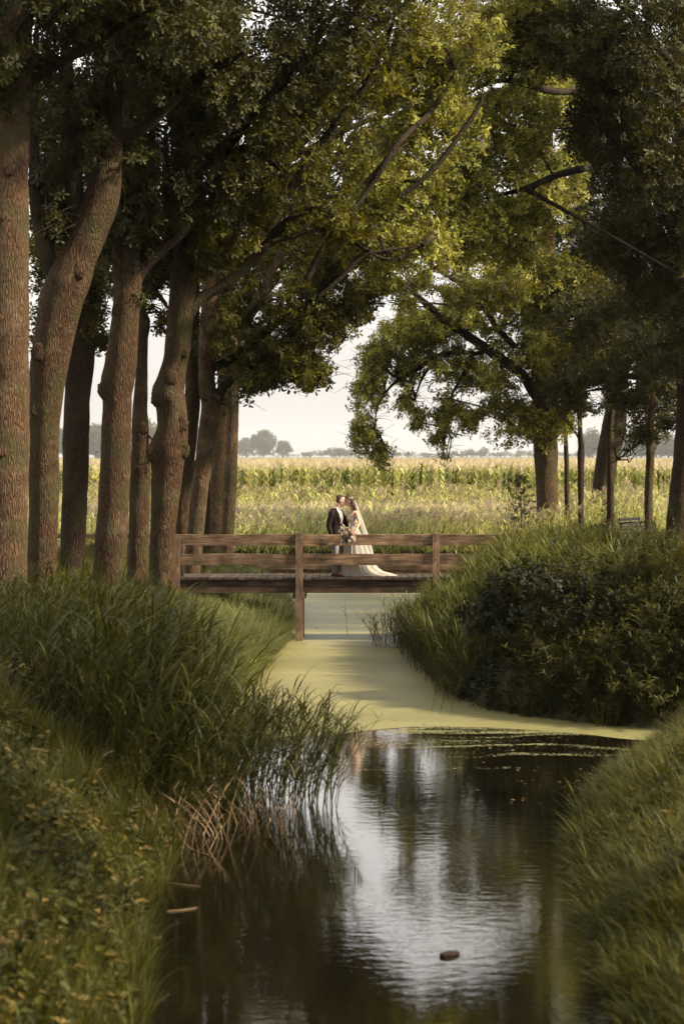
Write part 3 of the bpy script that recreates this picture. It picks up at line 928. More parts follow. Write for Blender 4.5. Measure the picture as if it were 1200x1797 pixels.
class Tree:
    def __init__(s, name, Y, outline, label, bark='bark', leafkey='oak', top=None, base_flare=1.5, group=None, lump=0.06, n=36, cat='tree'):
        """outline rows: py, left px, right px"""
        s.Y = Y; s.leafkey = leafkey; s.bark = bark; s.seed = random.uniform(0, 50)
        rows = sorted(outline, key=lambda r: -r[0]); s.rows = rows
        pts = []
        for py, xl, xr in rows:
            p = P((xl + xr) / 2, py, Y)
            pts.append([p.x, p.y, p.z, (xr - xl) / 2 / F * Y])
        b = pts[0]
        g = float(H(b[0], Y))
        if b[2] > g + 0.05:
            pts.insert(0, [b[0], b[1], g + 0.0, b[3] * 1.15])
        pts.insert(0, [pts[0][0], pts[0][1], min(g, pts[0][2]) - 0.35, pts[0][3] * base_flare])
        if top:
            for (dx, z, r) in top:
                pts.append([pts[-1][0] + dx, Y + random.uniform(-0.3, 0.3), z, r])
        s.g = g
        s.root = empty(name, (pts[1][0], Y, g), label, cat, group)
        bark_tube(pts, n, 0.014, lump, s.seed).obj('trunk', M[bark], s.root, True)
        s.nodes = [Vector(p[:3]) for p in smooth_path(pts, 0.5) if p[2] > g + 3]
        s.twigs = MB(); s.sp = {}
    def limb(s, rows, n=16, dy=0.0, reg=True, bark=None, name='branch'):
        """rows: px, py, width px, depth offset"""
        pts = []
        for r in rows:
            Y = s.Y + (r[3] if len(r) > 3 else dy)
            p = P(r[0], r[1], Y)
            pts.append([p.x, p.y, p.z, r[2] * (1.0 if r[2] > 16 else 1.2) / 2 / F * Y])
        pts[-1][3] *= 0.35
        LIMBS.append(([(r[0], r[1], r[2]) for r in rows], s.Y + (rows[0][3] if len(rows[0]) > 3 else dy), s.Y + (rows[-1][3] if len(rows[-1]) > 3 else dy)))
        bark_tube(pts, n, 0.008, 0.08, random.uniform(0, 50), step=0.09).obj(name, M[bark or 'limb'], s.root, True)
        if reg:
            sp = smooth_path(pts, 0.4)
            s.nodes += [Vector(p[:3]) for p in sp[len(sp) // 4:]]
    def knot(s, px, py, rpx, flat=0.30):
        """a healed branch scar or burl swelling out of the trunk"""
        r = rpx / F * s.Y
        rows = s.rows; c = min(rows, key=lambda q: abs(q[0] - py)); hw = (c[2] - c[1]) / 2 / F * s.Y
        p0 = P(px, py, s.Y); cx_ = P((c[1] + c[2]) / 2, py, s.Y).x
        off = max(-0.97, min(0.97, (p0.x - cx_) / hw))
        yy = s.Y - hw * math.sqrt(1 - off * off)
        mb = MB(); rings = []
        for i in range(1, 9):
            ph = -pi / 2 + pi * i / 9; rr = []
            for q in range(16):
                t_ = 2 * pi * q / 16
                d = Vector((cos(ph) * cos(t_), cos(ph) * sin(t_), sin(ph)))
                f_ = 1 + 0.35 * mnoise.noise(d * 2.5 + Vector((px, py, 0)) * 0.1) - 0.35 * max(0, -d.y) ** 6
                rr.append((p0.x + d.x * r * f_, yy + d.y * r * flat * f_, p0.z + d.z * r * 1.25 * f_))
            rings.append(rr)
        loft(mb, rings); mb.obj('knot', M[s.bark], s.root, True)
    def foliage(s, *a, **k):
        PENDING.append((s, a, k))
    def grow(s, px, py, rx, ry, dY, n, Y=None, th=-0.25, sub=5, scale=1.0, key=None):
        """an elliptic mass of leaves centred on pixel (px, py)"""
        Y = Y or s.Y
        c = P(px, py, Y)
        RX, RZ, RY = rx / F * Y, ry / F * Y, dY
        def inside():
            while True:
                v = Vector((random.uniform(-1, 1), random.uniform(-1, 1), random.uniform(-1, 1)))
                if v.length < 1: return v
        tw = []
        nodes = np.array([tuple(v) for v in s.nodes])
        for i in range(sub):
            v = inside()
            e_ = c + Vector((v.x * RX, v.y * RY, v.z * RZ)) * 0.9
            dd = ((nodes - np.array(tuple(e_))) ** 2).sum(1) + 0.8 * np.abs(nodes[:, 2] - e_.z)
            b = Vector(nodes[int(dd.argmin())])
            if (e_ - b).length > 6.5:
                b = e_ + (b - e_).normalized() * random.uniform(2.0, 4.0)
            mid = b.lerp(e_, 0.5) + Vector((random.uniform(-.3, .3), random.uniform(-.3, .3), random.uniform(0.0, .45)))
            sp = smooth_path([tuple(b), tuple(mid), tuple(e_)], 0.35)
            k = len(sp); r0 = 0.022 + 0.006 * (e_ - b).length
            tube(s.twigs, [Vector(p) for p in sp], [r0 * (1 - j / k) + 0.005 for j in range(k)], 5, 0, False)
            for j in range(k // 3, k): tw.append(Vector(sp[j]))
            for q in range(4):
                o_ = Vector(sp[random.randrange(k // 2, k)]); d_ = rdir(-25, 50) * random.uniform(0.5, 1.1)
                tube(s.twigs, [o_, o_ + d_ * 0.55 + Vector((0, 0, 0.06)), o_ + d_], [0.010, 0.007, 0.004], 3, 0, False)
                tw += [o_ + d_ * 0.6, o_ + d_]
        got = 0; tries = 0; n = int(n * 1.35)
        while got < n and tries < n * 6:
            tries += 1
            if tw and random.random() < 0.55:
                b = random.choice(tw)
                p = b + Vector((random.gauss(0, .28), random.gauss(0, .28), random.gauss(0, .2)))
                q = p - c
                if (q.x / RX) ** 2 + (q.z / RZ) ** 2 > 1.15: continue
            else:
                v = inside()
                p = c + Vector((v.x * RX, v.y * RY, v.z * RZ))
                if mnoise.noise(p * 0.9 + Vector((s.seed, 0, 0))) < th: continue
                if mnoise.noise(p * 2.3) < -0.25: continue
            if in_gap(p) or hides_stem(p): continue
            q_ = s.sp.setdefault(key or s.leafkey, ([], [], []))
            q_[0].append(tuple(p))
            q_[1].append((random.gauss(0, 0.75), random.gauss(0, 0.75), random.uniform(0, 2 * pi)))
            q_[2].append(random.uniform(0.8, 1.25) * scale * (1.2 if Y > 70 else 1.08 if Y > 48 else 1.05))
            got += 1
    def done(s): pass
    def finish(s):
        if s.twigs.v:
            o = s.twigs.obj('twigs', M['limb'], s.root); o['kind'] = 'stuff'
        for k_, (p_, r_, c_) in s.sp.items():
            p_, r_, c_ = np.array(p_), np.array(r_), np.array(c_)
            X, Yp = px_of(p_)
            ok = np.ones(len(p_), bool)
            for rows, ya, yb in LIMBS:          # big limbs are bare: no leaf hangs just before them
                for i in range(len(rows) - 1):
                    (ax, ay, aw), (bx, by, bw) = rows[i], rows[i + 1]
                    ex, ey = bx - ax, by - ay
                    t_ = np.clip(((X - ax) * ex + (Yp - ay) * ey) / (ex * ex + ey * ey + 1e-6), 0, 1)
                    d_ = np.hypot(X - ax - t_ * ex, Yp - ay - t_ * ey)
                    ok &= ~((d_ < aw * 0.5 + 6) & (p_[:, 1] < max(ya, yb) + 0.2) & (rng.random(len(p_)) < 0.8) & (aw > 4.5))
            scatter('crown', 'sprig_' + k_, p_[ok], r_[ok], c_[ok], s.root)

# the open space between the two rows of crowns, as seen over the bridge
GAP = [(150, 720), (150, 660), (185, 610), (268, 590), (272, 700), (418, 760), (421, 716), (455, 676), (500, 668), (545, 686), (577, 688), (584, 660), (570, 628), (592, 606), (640, 578), (652, 556), (655, 520), (683, 506), (704, 514),
       (700, 548), (668, 560), (650, 600), (622, 622), (636, 648), (618, 680), (622, 716), (612, 760), (618, 800), (650, 824), (684, 824), (688, 800), (690, 765), (712, 752), (735, 765), (752, 790), (768, 812), (785, 808), (795, 780),
       (820, 772), (850, 776), (870, 786), (900, 776), (936, 800), (985, 790), (1010, 745), (1080, 752), (1130, 790), (1150, 900), (150, 900)]
SPOTS = [(752, 522, 34, 20), (835, 478, 16, 22), (770, 490, 22, 14), (690, 560, 10, 14), (715, 615, 12, 12), (685, 690, 14, 24), (712, 735, 14, 20), (745, 660, 13, 20), (760, 745, 12, 22), (828, 700, 16, 26), (800, 740, 14, 18), (850, 690, 10, 12), (785, 600, 10, 8), (690, 400, 10, 8), (722, 300, 12, 8), (705, 250, 8, 8), (880, 330, 10, 10), (760, 380, 9, 9), (845, 420, 9, 8), (815, 260, 8, 8), (940, 420, 9, 9), (1000, 560, 10, 12), (560, 470, 10, 7), (520, 520, 9, 8), (470, 560, 9, 8), (655, 60, 8, 8), (700, 120, 9, 9), (800, 60, 9, 9), (905, 585, 10, 8), (735, 690, 16, 30), (800, 690, 14, 26), (690, 640, 12, 18), (760, 712, 22, 12), (860, 742, 22, 16), (600, 315, 16, 16), (622, 208, 14, 8), (975, 255, 14, 12), (868, 148, 10, 8), (1045, 690, 22, 22), (1110, 665, 14, 26),
         (145, 305, 9, 14), (232, 545, 18, 24), (620, 480, 20, 12), (575, 590, 10, 10), (530, 600, 12, 6), (640, 395, 14, 7), (110, 380, 8, 10)]
GP = np.array(GAP)
def in_poly(x, y, Pg):
    c = False; n = len(Pg); j = n - 1
    for i in range(n):
        if ((Pg[i][1] > y) != (Pg[j][1] > y)) and (x < (Pg[j][0] - Pg[i][0]) * (y - Pg[i][1]) / (Pg[j][1] - Pg[i][1]) + Pg[i][0]): c = not c
        j = i
    return c
def topix(p):
    d = p - Vector((0, 0, CAMZ))
    f = d.y * cos(TILT) - d.z * sin(TILT)
    u = d.y * sin(TILT) + d.z * cos(TILT)
    return CX + F * d.x / f, CY - F * u / f
STEMS = [([(-30, 196), (58, 196), (54, 1000), (-30, 1000)], 39.6), ([(-20, 20), (60, 20), (58, 85), (-20, 85)], 39.6),
         ([(184, 14), (219, 14), (217, 235), (212, 330), (190, 420), (170, 470), (150, 560), (60, 640), (70, 530), (100, 470), (150, 330), (180, 220)], 44.2),
         ([(52, 300), (72, 300), (105, 480), (78, 500), (56, 400)], 44.0), ([(108, 260), (146, 260), (160, 420), (120, 420)], 44.0),
         ([(194, 420), (247, 420), (250, 560), (180, 620)], 47.3), ([(292, 400), (346, 400), (346, 600), (270, 700)], 49.0), ([(353, 530), (384, 530), (380, 600), (350, 640)], 56.4), ([(390, 660), (420, 660), (420, 800), (390, 800)], 68)]
def hides_stem(p):
    x, y = topix(p)
    if x > 430: return False
    for pg, Y in STEMS:
        if p.y < Y and in_poly(x + 6 * mnoise.noise(p * 3), y, pg): return True
    return False
def in_gap(p):
    """keep leaves out of the hollow between the crowns, an open tunnel along the ditch"""
    x, y = topix(p)
    x += 9 * mnoise.noise(p * 2.1 + Vector((5, 5, 5))); y += 9 * mnoise.noise(p * 2.1)
    if 140 < x < 1160 and y > 500 and in_poly(x, y, GAP): return True
    for (a, b, rx, ry) in SPOTS:
        if ((x - a) / rx) ** 2 + ((y - b) / ry) ** 2 < 1: return True
    return False

# --- left row
t = Tree('oak_tree', 39, [(1085, -36, 52), (1010, -30, 47), (950, -28, 48), (862, -27, 49), (800, -28, 51), (600, -27, 51), (450, -27, 50), (200, -24, 52), (120, -22, 57), (50, -16, 57), (-100, -10, 60)],
         'thick pale barked oak at the very left edge, nearest of the row', 'bark_pale', 'oak_shade', [(0.3, 13, .24), (0.2, 17, .1)])
t.limb([(10, 172, 22), (45, 145, 19), (85, 123, 17), (135, 92, 15), (200, 52, 12), (270, 10, 8, -1)])
t.limb([(50, 110, 12), (30, 60, 10, -1), (60, 10, 8, -2)])
t.limb([(30, -150, 22), (150, -300, 16, -3), (260, -420, 9, -6)])
for a in [(30, 120, 75, 70, 1.6, 150), (70, 30, 110, 80, 2.5, 260), (190, 20, 90, 60, 2.2, 200), (20, 170, 45, 34, 1.0, 60), (300, 30, 80, 70, 2.5, 180), (60, -200, 320, 190, 5.0, 900)]:
    t.foliage(*a)
for a in [(8, 792, 9), (20, 300, 10), (4, 560, 7)]: t.knot(*a)
t.done()

t = Tree('oak_tree', 43.5, [(1045, 44, 101), (1005, 47, 99), (862, 51, 103), (750, 51, 104), (690, 51, 112), (637, 53, 120), (581, 62, 131), (525, 71, 146), (490, 84, 160), (450, 104, 170), (400, 126, 190), (350, 146, 208), (300, 162, 214), (225, 182, 214), (150, 187, 215), (50, 192, 217), (-40, 195, 220)],
         'mossy forked oak second from the left, its three stems spreading above head height', 'bark', 'oak_shade', [(0.1, 13.5, .24), (0.2, 17.5, .1)])
t.limb([(112, 508, 42), (92, 476, 30), (77, 425, 30), (62, 350, 22), (60, 250, 18), (60, 150, 15), (66, 20, 12)], 24)
t.limb([(146, 430, 36), (135, 395, 30), (128, 300, 34), (122, 230, 32), (118, 150, 28), (112, 20, 22)], 24)
t.limb([(206, 246, 20), (232, 234, 22), (265, 212, 22), (300, 178, 20), (345, 140, 17), (390, 112, 14, -.5), (430, 90, 11, -1)])
for a in [(120, 190, 80, 90, 1.8, 200), (90, 330, 55, 60, 1.5, 110), (180, 260, 70, 40, 1.2, 90), (250, 130, 100, 90, 2.2, 260), (330, 80, 110, 80, 2.6, 280), (400, 130, 80, 60, 2.2, 160), (150, 190, 30, 28, 1.0, 40), (90, 400, 30, 30, 1, 40), (200, -180, 300, 180, 4.5, 700)]:
    t.foliage(*a)
for a in [(72, 620, 14), (142, 478, 11), (66, 720, 9), (195, 260, 9)]: t.knot(*a)
t.done()

t = Tree('oak_tree', 52, [(1012, 105, 151), (937, 107, 151), (862, 109, 154), (750, 111, 157), (690, 114, 159), (600, 124, 169), (544, 131, 174), (487, 141, 175), (400, 152, 184), (200, 162, 190), (0, 170, 196)],
         'slender dark oak leaning right behind the forked oak', 'bark_dark', 'oak', [(0.2, 16, .12)])
for a in [(90, 480, 50, 70, 1.8, 110), (110, 400, 60, 60, 2, 110), (80, 600, 30, 60, 1.2, 40), (172, 560, 12, 55, 0.8, 26), (180, 597, 10, 16, 0.5, 9), (140, 250, 90, 100, 2.5, 200), (180, 450, 30, 60, 1.5, 60)]:
    t.foliage(*a)
t.done()

t = Tree('oak_tree', 46.8, [(1035, 155, 220), (1005, 163, 221), (937, 168, 224), (862, 174, 227), (787, 177, 229), (712, 179, 231), (690, 178, 232), (672, 177, 235), (655, 180, 237), (637, 184, 240), (581, 193, 242), (525, 199, 246), (487, 199, 249), (450, 195, 246), (400, 196, 244), (300, 200, 240), (200, 204, 236), (50, 208, 236)],
         'broad oak with ochre algae streaks and a mossy burl, fourth from the left', 'bark', 'oak_shade', [(0.2, 12, .25), (0.2, 16.5, .1)], 1.3)
t.limb([(236, 487, 30), (254, 466, 22), (280, 440, 20), (312, 414, 18), (342, 380, 14), (380, 340, 10)])
for a in [(215, 440, 45, 50, 1.2, 80), (280, 420, 60, 60, 1.8, 140), (250, 330, 100, 90, 2.2, 280), (330, 300, 110, 90, 2.4, 320), (420, 230, 110, 90, 2.6, 320), (300, 190, 100, 80, 2.4, 260), (225, 510, 34, 30, .6, 26), (490, 130, 120, 90, 3, 320), (600, 40, 130, 80, 3, 320), (400, -150, 300, 160, 4, 650)]:
    t.foliage(*a)
for a in [(186, 684, 13), (232, 470, 9), (206, 545, 8)]: t.knot(*a)
t.done()

t = Tree('oak_tree', 49.5, [(1028, 222, 262), (937, 226, 261), (825, 229, 264), (787, 231, 262), (750, 232, 261), (712, 233, 259), (656, 238, 259), (600, 240, 259), (575, 240, 263), (562, 241, 264), (550, 243, 258), (525, 242, 257), (450, 240, 253), (300, 240, 252), (100, 242, 254)],
         'narrow oak stem with a tuft of shoots, standing tight against the broad streaked oak', 'bark', 'oak', [(0.2, 15, .09)], lump=0.09)
t.limb([(252, 484, 8), (262, 498, 8), (276, 515, 7), (290, 532, 6), (297, 545, 4)], 8, reg=False, bark='bark_pale')
for a in [(255, 500, 22, 30, 1, 30), (280, 470, 40, 40, 1.5, 70), (290, 560, 16, 22, .8, 14), (350, 400, 60, 60, 2, 130), (256, 822, 5, 7, 0.15, 3)]:
    t.foliage(*a)
for a in [(256, 571, 8), (253, 752, 9), (256, 823, 7), (246, 650, 6)]: t.knot(*a)
t.done()

t = Tree('oak_tree', 48.5, [(1028, 259, 309), (937, 264, 309), (862, 265, 316), (825, 266, 321), (800, 262, 324), (787, 262, 325), (769, 270, 330), (742, 275, 330), (712, 274, 326), (700, 269, 325), (690, 267, 323), (675, 273, 324), (637, 285, 329), (607, 289, 336), (562, 294, 339), (525, 297, 344), (487, 300, 346), (450, 302, 345), (400, 306, 346), (375, 308, 350), (320, 312, 352), (250, 318, 352), (100, 325, 352)],
         'knobbly burled oak left of the bridge with a long dark limb reaching right', 'bark', 'oak', [(0.2, 12.5, .22), (0.3, 17, .1)], lump=0.10)
t.limb([(318, 520, 24), (311, 487, 24), (303, 450, 20), (296, 400, 18), (292, 320, 15), (290, 220, 12)], 18)
t.limb([(330, 545, 30), (343, 530, 24), (360, 518, 19), (379, 508, 17), (396, 496, 16), (414, 482, 16), (440, 458, 15), (460, 438, 13), (478, 413, 11), (505, 385, 9, -.4), (540, 372, 7, -.6)])
t.limb([(478, 423, 8), (510, 416, 7), (550, 402, 7), (590, 408, 6), (640, 436, 6), (668, 452, 5), (700, 455, 4)], 8)
t.limb([(345, 300, 26), (400, 250, 22), (445, 200, 18), (500, 140, 16), (560, 60, 12), (590, 0, 9)])
t.limb([(330, 400, 22), (360, 330, 18), (430, 260, 14), (520, 320, 9, -1)], reg=True)
for a in [(390, 390, 90, 70, 2, 240), (450, 320, 100, 80, 2.2, 300), (520, 380, 80, 40, 1.6, 120), (540, 280, 100, 80, 2.4, 260), (430, 440, 40, 30, 1, 50), (600, 400, 70, 35, 1.6, 100), (560, 180, 110, 90, 2.6, 260), (650, 90, 120, 90, 3, 260), (345, 450, 26, 30, 1, 30), (600, -130, 260, 140, 4, 500)]:
    t.foliage(*a)
t.limb([(590, 408, 7), (640, 340, 9), (700, 250, 9), (760, 190, 7, 1), (800, 120, 5, 1)], 8)
t.limb([(600, 60, 10), (680, 30, 8), (740, -20, 6)], 8)
t.limb([(440, 205, 15), (470, 160, 13), (530, 90, 11), (580, 30, 9), (610, -30, 7)], 12)
t.limb([(470, 410, 12), (515, 320, 12), (550, 268, 11), (600, 202, 10), (640, 150, 9), (680, 62, 7), (700, 0, 5)], 12)
t.limb([(480, 280, 9), (520, 245, 8), (560, 215, 8), (600, 160, 6)], 8)
t.limb([(700, 345, 6), (735, 320, 7), (770, 285, 8), (800, 245, 8), (835, 195, 7), (850, 165, 6)], 8)
t.limb([(560, 520, 5), (600, 485, 7), (635, 450, 7), (675, 440, 5), (740, 430, 4)], 8)
t.limb([(538, 492, 9), (557, 451, 9), (580, 410, 7)], 8)
t.limb([(640, 322, 7), (680, 278, 6), (715, 250, 5)], 8, bark='bark_pale')
for a in [(690, 340, 100, 70, 2.2, 300), (720, 440, 90, 45, 1.8, 190), (755, 250, 100, 85, 2.4, 340), (700, 150, 110, 90, 2.4, 340), (770, 70, 110, 80, 2.4, 300), (660, 470, 60, 34, 1.6, 90)]:
    t.foliage(*a[:5], int(a[5] * .75), Y=51, key='oak_lit')
for a in [(303, 664, 12), (322, 790, 12), (320, 744, 12), (276, 700, 10), (272, 796, 12), (325, 620, 7)]: t.knot(*a)
t.done()

t = Tree('oak_tree', 57, [(994, 309, 332), (937, 307, 330), (862, 310, 336), (787, 319, 343), (712, 324, 351), (637, 326, 349), (560, 330, 350), (450, 335, 352), (200, 345, 362)],
         'straight brown oak trunk half hidden by the burled oak behind the railing', 'bark', 'oak', [(0.2, 15, .12)])
t.limb([(343, 639, 12), (365, 646, 14), (390, 638, 14), (411, 626, 13), (437, 607, 12), (466, 584, 11), (482, 568, 12), (500, 560, 9), (538, 532, 9), (570, 503, 8), (613, 473, 7), (642, 451, 6), (690, 440, 4)])
for a in [(360, 610, 30, 30, 1, 50), (420, 560, 60, 50, 1.8, 150), (450, 640, 60, 36, 1.4, 110), (540, 470, 90, 55, 2, 200), (640, 430, 90, 60, 2.2, 220), (400, 480, 60, 60, 2, 130)]:
    t.foliage(*a)
t.done()

t = Tree('oak_tree', 56, [(1001, 324, 352), (937, 329, 358), (862, 336, 366), (787, 345, 375), (740, 350, 383), (712, 354, 386), (690, 351, 381), (670, 349, 377), (637, 348, 371), (600, 349, 379), (560, 352, 384), (532, 353, 384), (480, 356, 379), (350, 366, 386), (200, 374, 390)],
         'crooked pale oak behind the railing with low limbs sweeping right', 'bark_pale', 'oak', [(0.2, 16, .1)], lump=0.09)
t.limb([(378, 702, 20), (384, 692, 16), (394, 676, 13), (405, 668, 12), (434, 649, 10), (470, 620, 10), (490, 600, 9), (512, 584, 8), (525, 566, 9), (538, 558, 7), (564, 545, 6), (606, 532, 5), (655, 522, 4), (681, 509, 3)])
t.limb([(470, 622, 6), (500, 622, 5), (535, 612, 4), (575, 585, 3)], 8, bark='bark_pale')
t.limb([(384, 590, 14), (405, 580, 13), (425, 560, 12), (440, 540, 12), (460, 512, 12), (478, 475, 11), (490, 450, 9), (505, 410, 7)], bark='bark_pale')
for a in [(400, 700, 16, 26, .7, 22), (415, 600, 50, 40, 1.5, 110), (440, 672, 50, 22, 1.2, 90), (500, 630, 60, 40, 1.6, 190), (545, 650, 34, 30, 1, 80), (540, 580, 60, 40, 1.6, 140), (610, 545, 45, 28, 1.3, 90), (655, 500, 50, 34, 1.4, 110), (500, 530, 60, 50, 1.8, 140)]:
    t.foliage(*a)
for a in [(347, 818, 9), (380, 702, 9), (356, 560, 7), (361, 740, 6)]: t.knot(*a)
t.done()

t = Tree('oak_tree', 61, [(985, 356, 369), (937, 356, 368), (787, 360, 370), (700, 364, 374), (560, 372, 384), (300, 385, 396)],
         'thin dark trunk squeezed between the crooked oak and the two pale rear oaks', 'bark_dark', 'oak', None, n=20)
for a in [(470, 440, 70, 60, 2, 150), (560, 400, 80, 60, 2, 170)]:
    t.foliage(*a)
t.done()

t = Tree('oak_tree', 69, [(966, 364, 394), (862, 368, 397), (787, 374, 400), (700, 380, 402), (600, 384, 404), (500, 388, 406), (300, 395, 412)],
         'pale grey oak behind the crooked oak, left of the rearmost trunk', 'bark_pale', 'oak', [(0, 16, .1)])
t.limb([(400, 640, 14), (415, 600, 12), (430, 575, 12), (450, 540, 10), (520, 440, 10), (560, 380, 9), (600, 300, 8)])
t.limb([(402, 500, 18), (450, 420, 14), (520, 350, 11), (600, 262, 9), (640, 200, 7)])
for a in [(440, 620, 45, 36, 1.6, 90), (560, 440, 90, 60, 2.2, 220, 60), (640, 390, 90, 60, 2.2, 240, 58), (600, 330, 100, 80, 2.5, 300, 58), (640, 230, 110, 80, 2.5, 300, 57)]:
    t.foliage(*a)
for a in [(374, 820, 7)]: t.knot(*a)
t.done()

t = Tree('oak_tree', 67, [(975, 386, 410), (937, 388, 411), (862, 392, 415), (787, 396, 417), (712, 398, 419), (675, 398, 419), (637, 395, 417), (560, 393, 414), (480, 396, 414), (300, 404, 420)],
         'rearmost oak trunk of the left row, standing against the open reeds', 'bark_pale', 'oak_lit', [(0.1, 16, .1)])
t.limb([(412, 690, 9), (430, 655, 8), (470, 640, 7), (520, 600, 6), (570, 570, 5)], 10)
t.limb([(408, 420, 16), (480, 300, 14), (560, 220, 12), (640, 130, 10), (690, 50, 8)])
t.limb([(490, 290, 11), (600, 230, 9), (690, 190, 7), (760, 140, 5)])
for a in [(560, 560, 70, 40, 2, 110), (450, 460, 60, 50, 2, 110), (480, 330, 80, 80, 2, 160), (560, 230, 80, 80, 2, 160)]:
    t.foliage(*a)
t.done()

# --- right row
t = Tree('oak_tree', 80, [(945, 940, 982), (929, 941, 981), (887, 941, 980), (833, 939, 977), (793, 937, 979), (730, 936, 979), (650, 932, 978), (560, 942, 975), (400, 950, 972), (200, 955, 970)],
         'sunlit oak right of the bridge whose long limb droops leaves over the couple', 'bark_pale', 'oak_lit', [(0, 18, .12)])
t.limb([(950, 705, 24), (932, 680, 20), (915, 656, 18), (885, 634, 16), (850, 609, 14), (815, 585, 13), (775, 555, 11), (735, 522, 9), (710, 497, 7), (670, 470, 5)])
t.limb([(905, 610, 10), (885, 590, 9), (872, 575, 8), (845, 535, 8), (810, 500, 7), (772, 475, 6), (740, 450, 5)])
t.limb([(850, 612, 9), (838, 620, 7), (800, 618, 7), (765, 625, 6), (735, 647, 5), (700, 665, 4), (675, 690, 3.5), (662, 715, 3), (655, 760, 2)], 10)
t.limb([(765, 627, 4), (740, 665, 4), (728, 700, 3)], 8)
t.limb([(830, 622, 5), (810, 660, 4), (790, 700, 3), (778, 750, 2)], 8)
for a in [(740, 560, 70, 40, 2.2, 260), (700, 590, 60, 40, 2, 220), (660, 630, 40, 34, 1.6, 140), (645, 690, 30, 45, 1.4, 150), (640, 760, 26, 40, 1.0, 110), (668, 800, 20, 24, .8, 55), (720, 640, 50, 34, 1.6, 150), (725, 715, 26, 40, 1.2, 90), (780, 640, 60, 40, 2, 160), (768, 745, 20, 50, 1, 75), (778, 800, 10, 18, .5, 18), (810, 715, 40, 45, 1.5, 150), (860, 660, 70, 60, 2.5, 330), (900, 740, 60, 45, 2, 240), (800, 560, 80, 50, 2.5, 330), (880, 560, 80, 60, 2.6, 360), (940, 620, 60, 70, 2.5, 300), (955, 745, 45, 36, 1.6, 160), (850, 480, 90, 50, 3, 330, 76), (940, 500, 60, 70, 3, 300), (960, 330, 70, 90, 3, 300), (965, 150, 70, 90, 3, 300), (955, 60, 70, 90, 3, 260)]:
    t.foliage(*a[:5], int(a[5] * (1.0 if a[0] > 920 and t.Y > 70 else 1.5 if a[0] > 920 else 0.62)), *a[6:], sub=7)
t.done()

t = Tree('young_tree', 80, [(935, 990, 999), (833, 990, 999), (760, 989, 996), (650, 988, 995), (500, 984, 990)],
         'thinnest bare young trunk just right of the sunlit oak', 'bark', 'oak', None, n=14)
for a in [(990, 640, 40, 40, 1.6, 70), (985, 540, 50, 60, 2, 120)]:
    t.foliage(*a[:5], int(a[5] * (1.0 if a[0] > 920 and t.Y > 70 else 1.5 if a[0] > 920 else 0.62)), *a[6:], sub=7)
t.done()
t = Tree('young_tree', 79, [(938, 1014, 1024), (887, 1014, 1024), (807, 1013, 1025), (780, 1014, 1025), (753, 1013, 1022), (600, 1008, 1016), (480, 1005, 1011)],
         'second slim young trunk between the sunlit oak and the leaning oak', 'bark_dark', 'oak', None, n=14, lump=.1)
t.limb([(1016, 770, 3), (1000, 745, 3), (985, 735, 2)], 6)
for a in [(1010, 700, 34, 30, 1.4, 50), (1020, 620, 50, 50, 2, 110), (1010, 500, 60, 70, 2, 150)]:
    t.foliage(*a[:5], int(a[5] * (1.0 if a[0] > 920 and t.Y > 70 else 1.5 if a[0] > 920 else 0.62)), *a[6:], sub=7)
t.done()
t = Tree('oak_tree', 84, [(935, 1022, 1066), (924, 1026, 1064), (860, 1038, 1075), (807, 1046, 1084), (753, 1055, 1097), (720, 1062, 1099), (700, 1063, 1096), (600, 1065, 1095), (500, 1070, 1095), (300, 1075, 1092)],
         'thick dark oak leaning right beyond the path, right of the slim trunks', 'bark_dark', 'oak_shade', [(0, 18, .12)])
for a in [(1060, 600, 80, 60, 3, 260), (1080, 480, 90, 80, 3, 330), (1030, 380, 100, 90, 3, 360), (1000, 470, 80, 80, 3, 240), (980, 250, 110, 110, 4, 420), (1010, 120, 120, 110, 4, 420), (1130, 700, 34, 50, 2, 60), (1150, 560, 80, 90, 3, 300), (1150, 380, 90, 100, 3, 340), (1160, 180, 100, 120, 4, 380), (900, 60, 120, 100, 4, 380)]:
    t.foliage(*a[:5], int(a[5] * (1.0 if a[0] > 920 and t.Y > 70 else 1.5 if a[0] > 920 else 0.62)), *a[6:], sub=7)
t.done()
t = Tree('young_tree', 79, [(935, 1064, 1078), (833, 1065, 1077), (753, 1066, 1077), (690, 1069, 1079), (620, 1066, 1075), (560, 1059, 1066)],
         'slim pale trunk standing in front of the thick leaning oak', 'bark_dark', 'oak', None, n=14)
t.foliage(1070, 640, 40, 40, 1.6, 50)
t.done()
t = Tree('young_tree', 71, [(955, 1130, 1145), (860, 1131, 1145), (807, 1133, 1148), (700, 1136, 1149), (600, 1143, 1156), (500, 1150, 1162), (450, 1152, 1163), (300, 1158, 1168), (100, 1164, 1172)],
         'tall slim trunk beside the dark bench', 'bark', 'oak_shade', None, n=16)
t.limb([(1196, 735, 4), (1184, 741, 4), (1160, 756, 4), (1133, 769, 4), (1118, 780, 3.5), (1101, 793, 3), (1083, 807, 2.5), (1060, 816, 2)], 8)
for a in [(1085, 800, 45, 18, .8, 26), (1120, 765, 50, 22, .9, 30), (1130, 640, 50, 60, 2, 90), (1160, 560, 60, 70, 2, 130)]:
    t.foliage(*a[:5], int(a[5] * (1.0 if a[0] > 920 and t.Y > 70 else 1.5 if a[0] > 920 else 0.62)), *a[6:], sub=7)
t.done()
t = Tree('oak_tree', 66, [(975, 1160, 1215), (961, 1165, 1212), (887, 1172, 1213), (807, 1181, 1217), (700, 1187, 1220), (600, 1184, 1216), (500, 1178, 1212), (300, 1178, 1212), (0, 1180, 1212)],
         'dark heavy oak trunk at the right edge of the frame', 'bark_dark', 'oak_shade', [(0, 15, .2), (-.3, 19, .1)])
